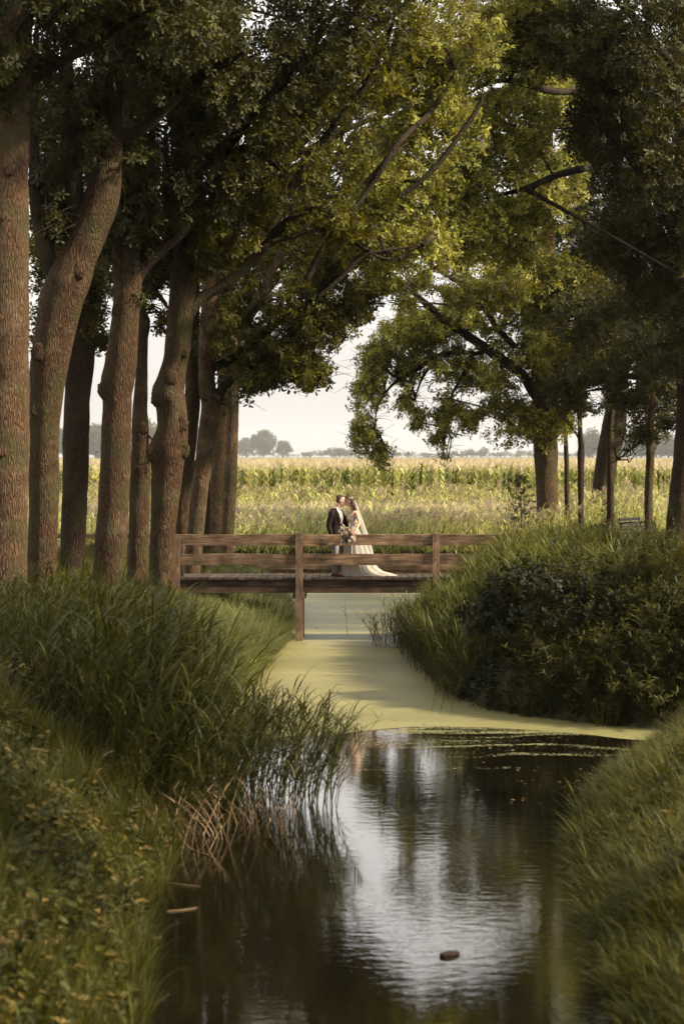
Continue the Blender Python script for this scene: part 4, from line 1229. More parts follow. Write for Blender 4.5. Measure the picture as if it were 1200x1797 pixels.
t.limb([(1185, 420, 12), (1140, 330, 11, -3), (1090, 260, 9, -6), (1050, 220, 7, -8)])
t.limb([(1185, 120, 14), (1120, 40, 12, -3), (1060, -20, 9, -6)])
t.limb([(1190, 250, 14), (1230, 120, 12, -4), (1250, 0, 9, -8)])
t.limb([(1185, 560, 8), (1150, 470, 8, -3), (1110, 430, 6, -6)])
t.limb([(1180, 330, 16), (1100, 290, 13, -3), (1000, 300, 11, -6), (920, 330, 8, -8), (840, 350, 6, -8)])
t.limb([(1180, 180, 16), (1080, 150, 13, -3), (980, 160, 11, -6), (880, 140, 8, -8), (810, 170, 6, -8)])
for a in [(830, 330, 90, 70, 2.6, 420, 58), (890, 400, 90, 60, 2.6, 360, 58), (800, 420, 70, 50, 2.2, 220, 57), (880, 230, 100, 80, 2.8, 420, 58), (850, 120, 110, 80, 2.8, 400, 58), (880, 20, 100, 60, 2.6, 260, 58)]:
    t.foliage(*a[:5], int(a[5] * .8), a[6], key='oak_lit')
for a in [(1150, 480, 80, 90, 3, 240, 62), (1160, 300, 90, 110, 3, 380, 58), (1080, 230, 90, 90, 3, 300, 58), (1140, 120, 110, 110, 3, 440, 56), (1050, 60, 100, 90, 3, 340, 56), (960, 40, 80, 70, 3, 180, 58), (1170, 620, 50, 50, 2, 90), (1100, 430, 90, 50, 2.5, 150, 60), (1100, -180, 300, 170, 6, 800, 54), (1230, 500, 60, 150, 3, 200, 56)]:
    t.foliage(*a[:5], int(a[5] * (1.0 if a[0] > 920 and t.Y > 70 else 1.5 if a[0] > 920 else 0.62)), *a[6:], sub=7)
t.done()

# --- oak added off right to shade the near banks, lowest leaves in top corner
t = Tree('oak_tree', 27, [(1160, 1860, 1960), (900, 1865, 1950), (500, 1870, 1950), (0, 1880, 1950)],
         'added right hand oak shading the near banks, only its dark leaves reaching into the top right corner', 'bark_dark', 'oak_shade', [(0, 13, .2), (-.3, 17, .1)], n=16)
t.limb([(1900, 300, 90), (1750, 0, 70, -2), (1500, -200, 50, -4), (1200, -330, 30, -5)], 10)
t.limb([(1900, 100, 90), (1800, -100, 70, 3), (1600, -250, 50, 6), (1400, -400, 30, 8)], 10)
for (x, y, z, r, h, n_) in [(7, 22, 9.5, 3.4, 2.6, 800), (6.5, 16, 9, 3.2, 2.4, 700), (7.5, 30, 10, 3.4, 2.8, 700), (6, 11, 8.5, 3, 2.2, 450), (4.5, 19, 11.5, 2.6, 1.6, 300), (5.5, 27, 11.5, 2.8, 1.6, 300)]:
    q = P(600, 801, y)
    t.foliage(CX + x / y * F, HOR - (z - CAMZ) / y * F, r / y * F, h / y * F, r, n_, Y=y, scale=1.5, sub=6)
t.done()

t = Tree('oak_tree', 60, [(960, 1420, 1470), (700, 1425, 1465), (0, 1430, 1460)],  # added beyond the frame to shade the right crowns; its edge reaches the border
         'oak added beyond the right edge to shade the right crowns, its dark leaves at the upper right border', 'bark_dark', 'oak_shade', [(0, 14, .15)], n=16)
t.limb([(1440, 500, 20), (1350, 380, 16), (1250, 300, 12)], 10)
for (x, y, z, r, h, n_) in [(11.5, 60, 9, 3.2, 4.2, 1100), (11, 55, 8, 2.8, 3.2, 700), (13, 65, 8, 3.2, 4, 700), (9.6, 58, 6.0, 1.6, 2.6, 260), (9.3, 58, 11, 1.6, 3, 260)]:
    t.foliage(CX + x / y * F, HOR - (z - CAMZ) / y * F, r / y * F, h / y * F, r, n_, Y=y, scale=1.2, sub=6)
TREES = {p[0].Y: p[0] for p in PENDING}
for a in [(1000, 680, 50, 45, 1.8, 110, 76), (1050, 680, 60, 40, 1.8, 120, 76), (1065, 600, 60, 60, 2, 170, 76), (1110, 660, 60, 60, 2, 150, 74), (1170, 700, 50, 55, 2, 130, 72), (1150, 600, 60, 60, 2, 170, 70), (1020, 560, 60, 60, 2, 170, 76)]:
    TREES[71].foliage(*a)
for a in [(760, 505, 70, 26, 1.8, 110, 70), (860, 505, 80, 36, 2, 180, 70), (700, 520, 30, 24, 1.2, 40, 72)]:
    TREES[80].foliage(*a)
for s_, a_, k_ in PENDING: s_.grow(*a_, **k_)
for s_ in dict.fromkeys(p[0] for p in PENDING): s_.finish()

# ------------------------------------------------------------------ maize field
front_pts = []
for r in range(3):
    y = 104 + 0.75 * r
    x = -32.0
    while x < 34:
        px = CX + F * x / y
        if -20 < px < 1220: front_pts.append((x + random.uniform(-.05, .05), y + random.uniform(-.12, .12)))
        x += 0.28
random.shuffle(front_pts)
# the front-row plants that show largest are individuals
keep = [p for p in front_pts if -6.0 < p[0] < 15 and p[1] < 105.9][:300]
kset = set(keep)
rest = [p for p in front_pts if p not in kset]
for i, (x, y) in enumerate(keep):
    o = bpy.data.objects.new('maize_plant', random.choice(maize_meshes)); C.objects.link(o)
    o.location = (x, y, float(H(x, y)) - 0.03); o.rotation_euler = (random.gauss(0, .03), random.gauss(0, .03), random.uniform(0, 6.28))
    s_ = random.uniform(0.93, 1.06); o.scale = (s_, s_, s_)
    tag(o, 'maize plant in the front rows of the field behind the reeds', 'maize plant', 'maize plants along the field edge')
for r in range(3, 260):
    y = 104 + 0.75 * r if r < 60 else 148.25 + (r - 60) * 1.6
    st = 0.3 if r < 12 else (0.55 if r < 60 else 1.1)
    hw = y * 0.155
    x = -hw
    while x < hw:
        rest.append((x + random.uniform(-.15, .15), y + random.uniform(-.2, .2)))
        x += st
pts = np.array([(x, y, 0) for x, y in rest]); pts[:, 2] = H(pts[:, 0], pts[:, 1]) - 0.03
n = len(pts)
hv = np.array([1 + 0.03 * mnoise.noise(Vector((p[0] * .2, p[1] * .2, 0))) for p in pts])
scatter('maize_field', 'maize', pts, np.stack([rng.normal(0, .04, n), rng.normal(0, .04, n), rng.uniform(0, 6.28, n)], 1), rng.uniform(0.92, 1.05, n) * hv,
        label='dense field of tall maize with tan tassels stretching to the tree line')

# ------------------------------------------------------------------ reeds and grasses, scattered over outlines on the ground
def scatter_area(name, key, poly, dens, size, label, lean=(0, 0.0), cond=None, yaw=None, zoff=0.0, sz2=None, noise_th=-0.3, nsc=0.6, zcap=None):
    a = np.array(poly); x0, y0 = a.min(0); x1, y1 = a.max(0)
    n = int(dens * (x1 - x0) * (y1 - y0))
    x = rng.uniform(x0, x1, n); y = rng.uniform(y0, y1, n)
    ins = np.zeros(n, bool)
    k = len(a)
    for i in range(k):
        ax, ay = a[i]; bx, by = a[(i + 1) % k]
        c = ((ay > y) != (by > y)) & (x < (bx - ax) * (y - ay) / ((by - ay) if by != ay else 1e-9) + ax)
        ins ^= c
    x, y = x[ins], y[ins]
    if cond is not None:
        m = cond(x, y); x, y = x[m], y[m]
    if noise_th > -1:
        m = np.array([mnoise.noise(Vector((a_ * nsc, b_ * nsc, hash(name) % 7))) > noise_th for a_, b_ in zip(x, y)], bool) if len(x) else np.zeros(0, bool)
        x, y = x[m], y[m]
    n = len(x)
    z = np.maximum(H(x, y), WATER - 0.05) + zoff
    yw = rng.uniform(0, 6.28, n) if yaw is None else rng.normal(yaw[0], yaw[1], n)
    rot = np.stack([rng.normal(lean[0], .08, n), rng.normal(lean[1], .08, n), yw], 1)
    s_ = rng.uniform(size[0], size[1], n)
    if zcap is not None:
        s_ = np.minimum(s_, np.maximum(zcap(x, y) - z, 0.25) * rng.uniform(0.85, 1.05, n))
    return scatter(name, key, np.stack([x, y, z], 1), rot, s_, label=label)

land = lambda x, y: sdist(x, y) > 0.0
# reeds behind the bridge, in front of the maize
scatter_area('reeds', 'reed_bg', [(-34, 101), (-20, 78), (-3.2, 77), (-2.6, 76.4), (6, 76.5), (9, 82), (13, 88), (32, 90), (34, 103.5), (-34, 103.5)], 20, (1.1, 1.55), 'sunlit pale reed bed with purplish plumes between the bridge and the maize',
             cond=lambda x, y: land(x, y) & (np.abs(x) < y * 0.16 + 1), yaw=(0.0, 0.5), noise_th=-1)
scatter_area('grass', 'grass_long', [(-30, 56), (-3.2, 56), (-3.4, 77), (-30, 80)], 9, (0.5, 0.9), 'sunny rough grass under the far left oaks', cond=lambda x, y: land(x, y) & (np.abs(x) < y * 0.16 + 1), noise_th=-0.6)
scatter_area('low_herbs', 'herb', [(-7, 60), (-1.4, 60), (-2.2, 76), (-7, 76)], 6, (0.35, 0.7), 'yellowish low herbs on the left bank beyond the bridge', cond=land, noise_th=-0.2)
scatter_area('grass', 'grass_long', [(1.2, 53), (30, 53), (34, 90), (13, 88), (5, 77), (1.8, 60)], 10, (0.35, 0.7), 'rough grass under the right hand trees', cond=lambda x, y: land(x, y) & (np.abs(x) < y * 0.16 + 1), noise_th=-0.6)
scatter_area('grass', 'grass', [(-9, 32), (-1, 32), (-1, 56), (-9, 56)], 40, (0.7, 1.3), 'short grass at the feet of the left oaks', cond=lambda x, y: land(x, y) & ((x < -3.9) | (y < 46)), noise_th=-1)
scatter_area('grass', 'grass', [(-4, 46), (-1.2, 46), (-1.2, 56), (-4, 56)], 60, (0.3, 0.6), 'low grass on the bank below the left end of the bridge', cond=land, noise_th=-1)

# left bank: pale sedge by the bridge, then the big reed bed, then mixed ground cover
scatter_area('sedge', 'sedge', [(-3.3, 41), (-1.35, 41), (-0.95, 53), (-1.2, 66), (-2.6, 66), (-3.6, 52)], 60, (0.7, 1.25), 'soft arching pale sedge hanging over the left waterline by the bridge', cond=lambda x, y: sdist(x, y) > -0.12, noise_th=-1, yaw=(0, .6), zcap=lambda x, y: -0.10 + 0.25 * sstep(48, 43, y) + 0.06 * np.sin(x * 5 + y))
def capL(x, y):
    # the bed is lower towards the trees and the path
    return 2.6 - 0.0585 * y + 0.12 * np.sin(y * 0.8 + x) + 0.14 * np.sin(y * 2.3 - x * 3) - 0.55 * sstep(-3.3, -2.0, x) * sstep(31, 34, y)
scatter_area('reeds', 'reed', [(-6.4, 35), (-5.4, 31), (-2.8, 24.2), (-1.7, 24.4), (-1.75, 30), (-2.3, 32), (-2.45, 37), (-2.6, 43), (-3.2, 48), (-6.2, 44)], 80, (0.75, 1.9), 'dense dark green reeds on the left bank, all combed to the right by the wind',
             cond=lambda x, y: sdist(x, y) > np.where(y > 31.5, 0.1, -0.4), yaw=(-0.1, 0.6), noise_th=-0.28, nsc=1.3, zcap=capL)
scatter_area('reeds', 'reed', [(-2.0, 25.6), (-0.7, 26.0), (-0.2, 27.2), (-0.4, 29.0), (-1.0, 30.4), (-2.0, 31)], 40, (1.0, 1.3), 'reeds standing in the open water off the left bank', yaw=(-0.1, 0.5), noise_th=-0.35, nsc=1.5)
scatter_area('reeds', 'reed', [(-0.5, 26.2), (-0.05, 26.8), (-0.08, 27.8), (-0.4, 28.6)], 34, (0.95, 1.2), 'outermost upright reeds of the left bed', yaw=(-0.1, 0.8), noise_th=-1)
scatter_area('dead_reeds', 'reed_dead', [(-2.6, 23.4), (-1.4, 23.8), (-0.2, 25.9), (-0.9, 27.5), (-2.2, 26.5)], 24, (0.5, 0.95), 'bleached broken reed stems at the water edge of the left bed', lean=(0.1, 0.25), yaw=None, noise_th=-0.2, nsc=1.5)
scatter_area('undergrowth', 'ivy', [(-6.5, 8.5), (-1.2, 8.5), (-1.5, 24), (-2.6, 25.2), (-4.6, 31), (-6.5, 31)], 60, (0.5, 1.1), 'broad leaved ground cover on the near left bank', cond=land, noise_th=-0.45)
scatter_area('undergrowth', 'nettle', [(-6.5, 8.5), (-1.5, 8.5), (-1.9, 24), (-2.9, 26), (-6.0, 33)], 26, (0.7, 1.2), 'young nettles among the ground cover of the near left bank', cond=land, noise_th=-0.1)
scatter_area('grass', 'grass_long', [(-5, 8.5), (-1.1, 8.5), (-1.3, 25), (-2.4, 27.5), (-5, 29)], 52, (0.4, 0.95), 'long grass growing through the near left bank', cond=lambda x, y: sdist(x, y) > -0.1, noise_th=-0.15)
scatter_area('grass', 'grass', [(-6, 8.5), (-1.1, 8.5), (-1.3, 26), (-6, 32)], 60, (0.6, 1.1), 'short grass of the near left bank', cond=land, noise_th=-1)

scatter_area('sedge', 'sedge', [(-2.9, 30.5), (-1.9, 30.5), (-1.75, 36), (-1.6, 42), (-2.9, 42)], 34, (0.5, 1.0), 'pale sedge along the waterline beside the left reed bed', cond=lambda x, y: sdist(x, y) > -0.1, noise_th=-0.4, yaw=(0, .6))
scatter_area('reeds', 'reed_pale', [(-6.2, 35), (-5.2, 31), (-2.8, 24.6), (-1.6, 25), (-1.75, 30), (-2.5, 33), (-2.9, 43), (-5, 44)], 9, (0.9, 1.7), 'paler reed shoots rising through the dark left bed', cond=land, yaw=(-0.1, 0.7), noise_th=-0.1, nsc=1.1, zcap=lambda x, y: capL(x, y) + 0.12)
scatter_area('reeds', 'reed', [(-6.2, 35), (-5.2, 31), (-2.9, 24.8), (-1.8, 25), (-1.9, 30), (-2.7, 33), (-3.1, 42), (-5, 43)], 5, (1.3, 2.0), 'taller dark reeds standing above the left bed', cond=land, yaw=(-0.1, 0.7), noise_th=-0.2, nsc=0.9, zcap=lambda x, y: capL(x, y) + 0.3)
# right near bank
scatter_area('grass', 'grass', [(1.8, 9), (7, 9), (7, 33), (3.6, 33), (2.2, 26)], 210, (0.5, 1.7), 'fine blurred grass on the near right bank', cond=lambda x, y: sdist(x, y) > -0.08, noise_th=-1)
scatter_area('grass', 'grass_long', [(1.8, 9), (7, 9), (7, 33), (3.6, 33), (2.2, 26)], 60, (0.3, 0.8), 'taller grass tufts on the near right bank', cond=land, noise_th=-0.15)
scatter_area('undergrowth', 'nettle', [(2.2, 9), (7, 9), (7, 33), (4.2, 33), (2.6, 26)], 16, (0.4, 0.9), 'taller weeds on the near right bank', cond=land, noise_th=0.1)
scatter_area('dead_reeds', 'reed_dead', [(1.9, 14), (4, 14), (5, 33), (3.6, 33), (2.2, 26)], 5, (0.2, 0.5), 'bleached stalks on the near right bank', cond=land, lean=(0.2, 0.5), noise_th=0)
scatter_area('undergrowth', 'ivy', [(2.4, 9), (7, 9), (7, 33), (4.2, 33), (2.6, 26)], 55, (0.4, 1.2), 'scattered weeds on the near right bank', cond=land, noise_th=0.0)

# right bank beyond the side arm
scatter_area('reeds', 'reed', [(0.95, 44), (1.5, 42), (2.2, 41), (3.6, 44), (6, 46), (6.5, 51.6), (1.1, 51.6)], 44, (1.0, 1.75), 'tall reeds half covering the right end of the bridge', cond=lambda x, y: sdist(x, y) > -0.3, yaw=(-0.3, 1.3), noise_th=-0.6,
             zcap=lambda x, y: -0.35 + 0.45 * sstep(1.1, 2.2, x) + 1.0 * sstep(2.3, 3.5, x) + 0.1 * np.sin(x * 3))
scatter_area('reeds', 'reed', [(0.55, 50.5), (1.4, 49.5), (1.4, 51.6), (1.0, 51.7)], 50, (0.5, 0.9), 'low feathery reeds arching from the right bank under the bridge', yaw=(pi, 0.8), noise_th=-1)
scatter_area('reeds', 'reed', [(1.5, 39.5), (1.95, 38.6), (2.0, 40), (1.6, 41.6)], 60, (0.5, 0.8), 'small drooping reeds at the point of the right bank', noise_th=-1)
scatter_area('undergrowth', 'herb', [(2.6, 36.4), (4.2, 34.6), (11, 34.0), (11, 46), (5.5, 46), (3.4, 41)], 40, (0.7, 1.25), 'narrow leaved willowherb covering the right bank', cond=land, noise_th=-0.6)
scatter_area('undergrowth', 'shrub', [(1.4, 42), (1.5, 38), (3.0, 35.5), (5, 33.6), (11, 33.6), (11, 42), (3, 42)], 34, (0.7, 1.2), 'dark low undergrowth of the right bank', cond=lambda x, y: sdist(x, y) > -0.1, noise_th=-1)
scatter_area('grass', 'grass_long', [(1.4, 44), (1.8, 38), (3.4, 35.4), (5, 33.8), (11, 33.8), (11, 52), (3, 52)], 22, (0.6, 1.2), 'grass among the right bank undergrowth', cond=lambda x, y: sdist(x, y) > -0.1, noise_th=-0.3)

scatter_area('reeds', 'reed_pale', [(1.15, 45), (1.7, 41), (2.3, 39), (3.2, 41), (5.2, 44), (5.5, 51.4), (1.2, 51.4)], 42, (0.9, 1.7), 'wispy pale reeds spilling over the right bank beside the bridge', cond=lambda x, y: sdist(x, y) > -0.15, yaw=(-0.5, 1.6), noise_th=-0.35, nsc=1.2,
             zcap=lambda x, y: -0.30 + 0.5 * sstep(1.1, 2.2, x) + 0.85 * sstep(2.3, 3.5, x) + 0.15 * np.sin(x * 3 + y))
scatter_area('reeds', 'reed_pale', [(2.0, 43), (8, 40), (9, 45), (9, 51.4), (2.6, 51.4)], 26, (0.8, 1.5), 'loose reeds and tall grass on top of the right bank before the trees', cond=land, yaw=(-0.4, 1.6), noise_th=-0.25, nsc=1.1,
             zcap=lambda x, y: 0.55 + 0.45 * sstep(2.3, 3.6, x) - 0.5 * sstep(4.6, 6.2, x) + 0.15 * np.sin(x * 2.1 + y))
scatter_area('grass', 'sedge', [(3.0, 40), (9, 37), (10, 50), (3.2, 50)], 9, (0.6, 1.1), 'arching pale grass on the right bank', cond=land, noise_th=-0.1, nsc=0.9)
# separate bushes on the right bank
def bush(name, loc, rx, ry, rz, n, key, label, scale=1.0, squash=0.9, cat='bush'):
    x, y = loc; g = float(H(x, y))
    o = empty(name, (x, y, g), label, cat)
    mb = MB()
    pts = []; rot = []
    for i in range(9):
        d = rdir(20, 85); tube(mb, [Vector((x, y, g - 0.1)), Vector((x, y, g)) + d * rz * 0.5, Vector((x + d.x * rx * 0.8, y + d.y * ry * 0.8, g + d.z * rz * 0.95))], [0.02, 0.013, 0.005], 5)
    mb.obj('stems', M['bark_dark'], o)
    while len(pts) < n:
        v = Vector((random.uniform(-1, 1), random.uniform(-1, 1), random.uniform(-0.05, 1)))
        l = v.length
        if l > 1 or l < 0.35: continue
        f = 1 + 0.35 * mnoise.noise(v * 2.2 + Vector((x, y, 0)))
        p = Vector((x + v.x * rx * f, y + v.y * ry * f, g + v.z * rz * f))
        if p.z < max(float(H(p.x, p.y)), WATER) - 0.03: continue
        pts.append(tuple(p)); dv = v.normalized()
        rot.append((random.gauss(-dv.y * 0.9, .4), random.gauss(dv.x * 0.9, .4), random.uniform(0, 6.28)))
    scatter('foliage', key, pts, rot, np.array([random.uniform(0.7, 1.15) * scale for _ in pts]), o)
    return o
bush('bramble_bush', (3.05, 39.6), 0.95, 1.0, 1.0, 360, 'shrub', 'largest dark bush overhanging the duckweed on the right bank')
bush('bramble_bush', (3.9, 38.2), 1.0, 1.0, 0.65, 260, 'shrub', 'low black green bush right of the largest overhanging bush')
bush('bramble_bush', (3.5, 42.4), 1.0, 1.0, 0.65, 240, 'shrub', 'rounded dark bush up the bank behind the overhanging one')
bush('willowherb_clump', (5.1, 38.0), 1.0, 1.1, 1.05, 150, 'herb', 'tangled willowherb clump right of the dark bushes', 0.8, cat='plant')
bush('willowherb_clump', (4.9, 44.5), 1.3, 1.2, 0.9, 150, 'herb', 'light green willowherb clump below the bench', 0.8, cat='plant')

# feathery young conifer-like sapling left of the sunlit oak
def sapling(px, py_base, py_top, Y, label):
    b = P(px, py_base, Y); t_ = P(px, py_top, Y); g = float(H(b.x, Y))
    o = empty('young_sapling', (b.x, Y, g), label, 'sapling')
    mb = MB(); tube(mb, [Vector((b.x, Y, g - .1)), Vector((b.x + .03, Y, (g + t_.z) / 2)), Vector((t_.x, Y, t_.z))], [0.03, 0.02, 0.006], 6)
    mb.obj('trunk', M['bark_dark'], o)
    pts = []; rot = []; mb = MB()
    ht = t_.z - g
    for i in range(34):
        f = 0.3 + 0.7 * i / 34
        a = i * 2.4; ln = (1.15 - f) * 0.95 + 0.12
        p0 = Vector((b.x, Y, g + ht * f)); d = Vector((cos(a), sin(a), 0.12))
        tube(mb, [p0, p0 + d * ln * 0.6, p0 + d * ln - Vector((0, 0, 0.04))], [0.008, 0.005, 0.003], 3, 0, False)
        for k in range(9):
            q = p0 + d * ln * (0.2 + 0.8 * k / 9); pts.append(tuple(q)); rot.append((random.gauss(0, .3), random.gauss(0, .3), random.uniform(0, 6.28)))
    mb.obj('branches', M['bark_dark'], o)
    scatter('foliage', 'shrub', pts, rot, np.array([random.uniform(0.3, 0.5) for _ in pts]), o)
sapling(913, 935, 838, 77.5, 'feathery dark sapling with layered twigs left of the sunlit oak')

# single reeds standing in the water
def single_reed(px, py_base, ht, label, seedmesh=None, az=0.0, y=None):
    Y = (CAMZ - WATER) * F / (py_base - HOR); x = (px - CX) / F * Y
    o = bpy.data.objects.new('standing_reed', seedmesh or PROTO['reed'].objects[0].data); C.objects.link(o)
    o.location = (x, Y, WATER - 0.03); o.scale = (ht, ht, ht); o.rotation_euler = (0, 0, az)
    tag(o, label, 'reed')
sr = reed(M['reed'], 1.0, 4, 0.05, False, 0.3, 0.008)
single_reed(609, 1117, 0.95, 'single thin reed with drooping tip between bridge post and right bank', sr, pi)
single_reed(648, 1125, 0.62, 'short thin reed nearest the low feathery reeds', sr, 0.4)
single_reed(664, 1420, 0.42, 'lone young reed in open water right of the reed bed', PROTO['reed'].objects[2].data, 0.2)
single_reed(700, 1425, 0.25, 'smallest reed shoot in the bright reflection', PROTO['reed'].objects[3].data, 0.9)
k_ = 0
for px, pb, h_, lb in ((757, 1253, 0.62, 'left stem of the drooping reeds at the bank point'), (772, 1255, 0.66, 'middle stem of the drooping reeds at the bank point'), (792, 1254, 0.6, 'right stem of the drooping reeds at the bank point')):
    single_reed(px, pb, h_, lb, PROTO['reed'].objects[4 + k_].data, -0.4 + 0.5 * k_); k_ += 1

# ------------------------------------------------------------------ floating things
def floating_leaf(px, py, size, mat, label, group=None, name='fallen_leaf', thick=False):
    Y = (CAMZ - WATER) * F / (py - HOR); x = (px - CX) / F * Y
    mb = MB()
    az = random.uniform(0, 2 * pi)
    leaf(mb, Vector((0, 0, 0.004)), Vector((cos(az), sin(az), 0.02)), Vector((0, 0, 1)), size, OAK_OUT, 1.1, 0, 0.1, 0.15)
    o = mb.obj(name, mat); o.location = (x, Y, WATER + 0.006)
    return tag(o, label, 'leaf', group)
M['dead_leaf'] = simple('dead_leaf', (0.26, 0.12, 0.04), 0.6, 0.3, 0.3, 30)
M['brown_leaf'] = simple('wet_wood', (0.022, 0.013, 0.008), 0.8, 0.2, 0.3, 30, bump=0.5)
M['specks'] = simple('dark_leaf', (0.07, 0.05, 0.025), 0.7, 0.3, 0.3, 30)
for i in range(34):
    px, py = random.uniform(800, 1090), random.uniform(1298, 1420)
    if px > 1090 - (py - 1300) * 0.7: px -= 120
    floating_leaf(px, py, random.uniform(0.035, 0.085), M['dead_leaf'], 'small orange fallen leaf floating on dark water near the right bank', 'orange leaves on the dark water')
for i in range(46):
    py = random.choice((random.uniform(1045, 1110), random.uniform(1130, 1280)))
    px = random.uniform(540, 690) if py < 1110 else random.uniform(500, 740 + (py - 1130) * 0.3)
    floating_leaf(px, py, random.uniform(0.04, 0.10), M['specks'], 'tiny dark leaf lying on the duckweed', 'dark leaves on the duckweed')
# driftwood chunk
Y = (CAMZ - WATER) * F / (1682 - HOR); x = (790 - CX) / F * Y
mb = MB()
rings = []
for i in range(9):
    t_ = i / 8; r_ = 0.033 * (sin(pi * (0.12 + 0.8 * t_)) ** 0.6)
    cx_ = -0.075 + 0.15 * t_; cyy = -0.05 + 0.10 * t_
    rings.append([(cx_ + 0.5 * r_ * cos(q * pi / 5) + 0.004 * random.uniform(-1, 1), cyy - 0.8 * r_ * cos(q * pi / 5), 0.012 + r_ * sin(q * pi / 5) * 0.9) for q in range(10)])
loft(mb, rings)
o = mb.obj('driftwood', M['brown_leaf'], None, True); o.location = (x, Y, WATER); tag(o, 'small dark lump of driftwood floating in the nearest bright reflection', 'driftwood')
# floating straw stems at left
for i, (xa, ya, xb2, yb2, lb) in enumerate([(290, 1553, 350, 1560, 'upper pale reed stem floating off the near left bank'), (292, 1604, 345, 1598, 'middle pale reed stem floating off the near left bank'), (215, 1655, 282, 1650, 'lower thick pale reed stem floating off the near left bank'), (300, 1480, 372, 1508, 'bleached reed stem slanting into the water below the reed bed')]):
    pa = []
    for (px, py) in ((xa, ya), ((xa + xb2) / 2, (ya + yb2) / 2 + 1), (xb2, yb2)):
        Y = (CAMZ - WATER) * F / (py - HOR); pa.append(Vector(((px - CX) / F * Y, Y, WATER + 0.006 + (0.10 if (i == 3 and px == xa) else 0))))
    mb = MB(); tube(mb, pa, [0.006, 0.007, 0.004], 6); o = mb.obj('reed_straw', M['straw']); tag(o, lb, 'reed stem')

# ------------------------------------------------------------------ park bench, seen from its left end
def bench():
    BYY = 72.0
    gp = P(1122, 950, BYY); g = float(H(gp.x, BYY))
    z0 = g + 0.04
    o = empty('park_bench', (gp.x, BYY, z0), 'dark wooden park bench with arched iron arms among the right hand trees', 'bench')
    a = R(58)
    def T(x, y, z): return (gp.x + x * cos(a) - y * sin(a), BYY + x * sin(a) + y * cos(a), z0 + z)
    M['bench'] = simple('dark_bench_wood', (0.018, 0.012, 0.009), 0.7, 0.3, 0.25, 25)
    M['iron'] = simple('black_iron', (0.02, 0.018, 0.016), 0.5, 0.5, 0.1, 25)
    def slat(x0, x1, y, z, dy, dz, nm):
        mb = MB(); vs = [T(x, y + ddy, z + ddz) for x in (x0, x1) for ddy, ddz in ((0, 0), (dy, 0), (dy, dz), (0, dz))]
        mb.add(vs, [(0, 1, 2, 3), (7, 6, 5, 4), (0, 4, 5, 1), (1, 5, 6, 2), (2, 6, 7, 3), (3, 7, 4, 0)]); mb.obj(nm, M['bench'], o)
    for k in range(4): slat(-0.75, 0.75, -0.22 + k * 0.115, 0.42, 0.095, 0.03, 'seat_slat')
    for k in range(3): slat(-0.75, 0.75, 0.24 + k * 0.04, 0.47 + k * 0.11, 0.03, 0.085, 'back_slat')
    for sx in (-0.66, 0.0, 0.66):
        mb = MB()
        tube(mb, [Vector(T(sx, -0.2, 0)), Vector(T(sx, -0.2, 0.41))], 0.022, 6)
        tube(mb, [Vector(T(sx, 0.24, 0)), Vector(T(sx, 0.22, 0.42)), Vector(T(sx, 0.34, 0.80))], 0.022, 6)
        mb.obj('leg', M['iron'], o)
        if sx:
            mb = MB(); tube(mb, [Vector(T(sx, -0.2, 0.41)), Vector(T(sx, -0.22, 0.58)), Vector(T(sx, -0.12, 0.66)), Vector(T(sx, 0.1, 0.66)), Vector(T(sx, 0.28, 0.62))], 0.022, 6); mb.obj('armrest', M['iron'], o)
    # earth mound it stands on is the bank itself; bench feet are set into the grass
    return o
bench()

# ------------------------------------------------------------------ far trees
def far_tree(px, py_top, wpx, Y, label, group=None, n=14, sc_=1.0, tall=False):
    x = (px - CX) / F * Y; top = P(px, py_top, Y).z; wd = wpx / F * Y / 2
    o = empty('distant_tree', (x, Y, 0), label, 'tree', group)
    mb = MB(); tube(mb, [Vector((x, Y, -0.3)), Vector((x, Y, top * 0.5))], [0.03 * top + .1, 0.015 * top + .05], 6); mb.obj('trunk', M['bark_dark'], o)
    pts = []
    cz = top * (0.58 if not tall else 0.55); rz = top - cz
    for i in range(n):
        while True:
            v = Vector((random.uniform(-1, 1), random.uniform(-1, 1), random.uniform(-1, 1)))
            if 0.2 < v.length < 1: break
        f = 0.85
        pts.append((x + v.x * wd * f, Y + v.y * wd * f, cz + v.z * rz * f))
    k = min(wd, rz) * 0.5
    scatter('crown', 'far_clump', pts, np.stack([rng.normal(0, .4, n), rng.normal(0, .4, n), rng.uniform(0, 6.28, n)], 1), rng.uniform(0.65, 1.1, n) * k, o)
FT = 4300.0
for (px, pt, wp, Y, n_, lb) in [
    (462, 757, 46, FT, 36, 'tallest rounded tree of the far left group on the horizon'),
    (432, 768, 34, FT + 300, 26, 'pale tree at the left end of the far group beside the last trunk'),
    (497, 775, 40, FT - 20, 28, 'mid height tree right of the tallest far tree'),
    (537, 793, 28, FT, 18, 'small round far tree just left of the long low copse'),
    (588, 786, 56, FT, 34, 'wide low far tree straight above the couple'),
    (612, 788, 40, FT + 200, 24, 'low far tree behind the wide one above the couple'),
    (640, 790, 34, FT, 20, 'small far tree half behind the hanging twig')]:
    far_tree(px, pt, wp, Y, lb, None, n_ * 2)
for i, px in enumerate([692, 720, 752, 780, 812, 846, 877, 905, 935, 968, 1003]):
    far_tree(px + random.uniform(-3, 3), 794 + random.uniform(-3, 3), 27, 4000, 'small round tree in the evenly spaced row on the right horizon', 'row of small round trees on the horizon', 30)
for i, px in enumerate([826, 848, 912, 946]):
    far_tree(px, 785 + random.uniform(-2, 5), 20, 5400, 'faint taller tree fading behind the row of small round trees', 'faint trees behind the small round ones', 26)
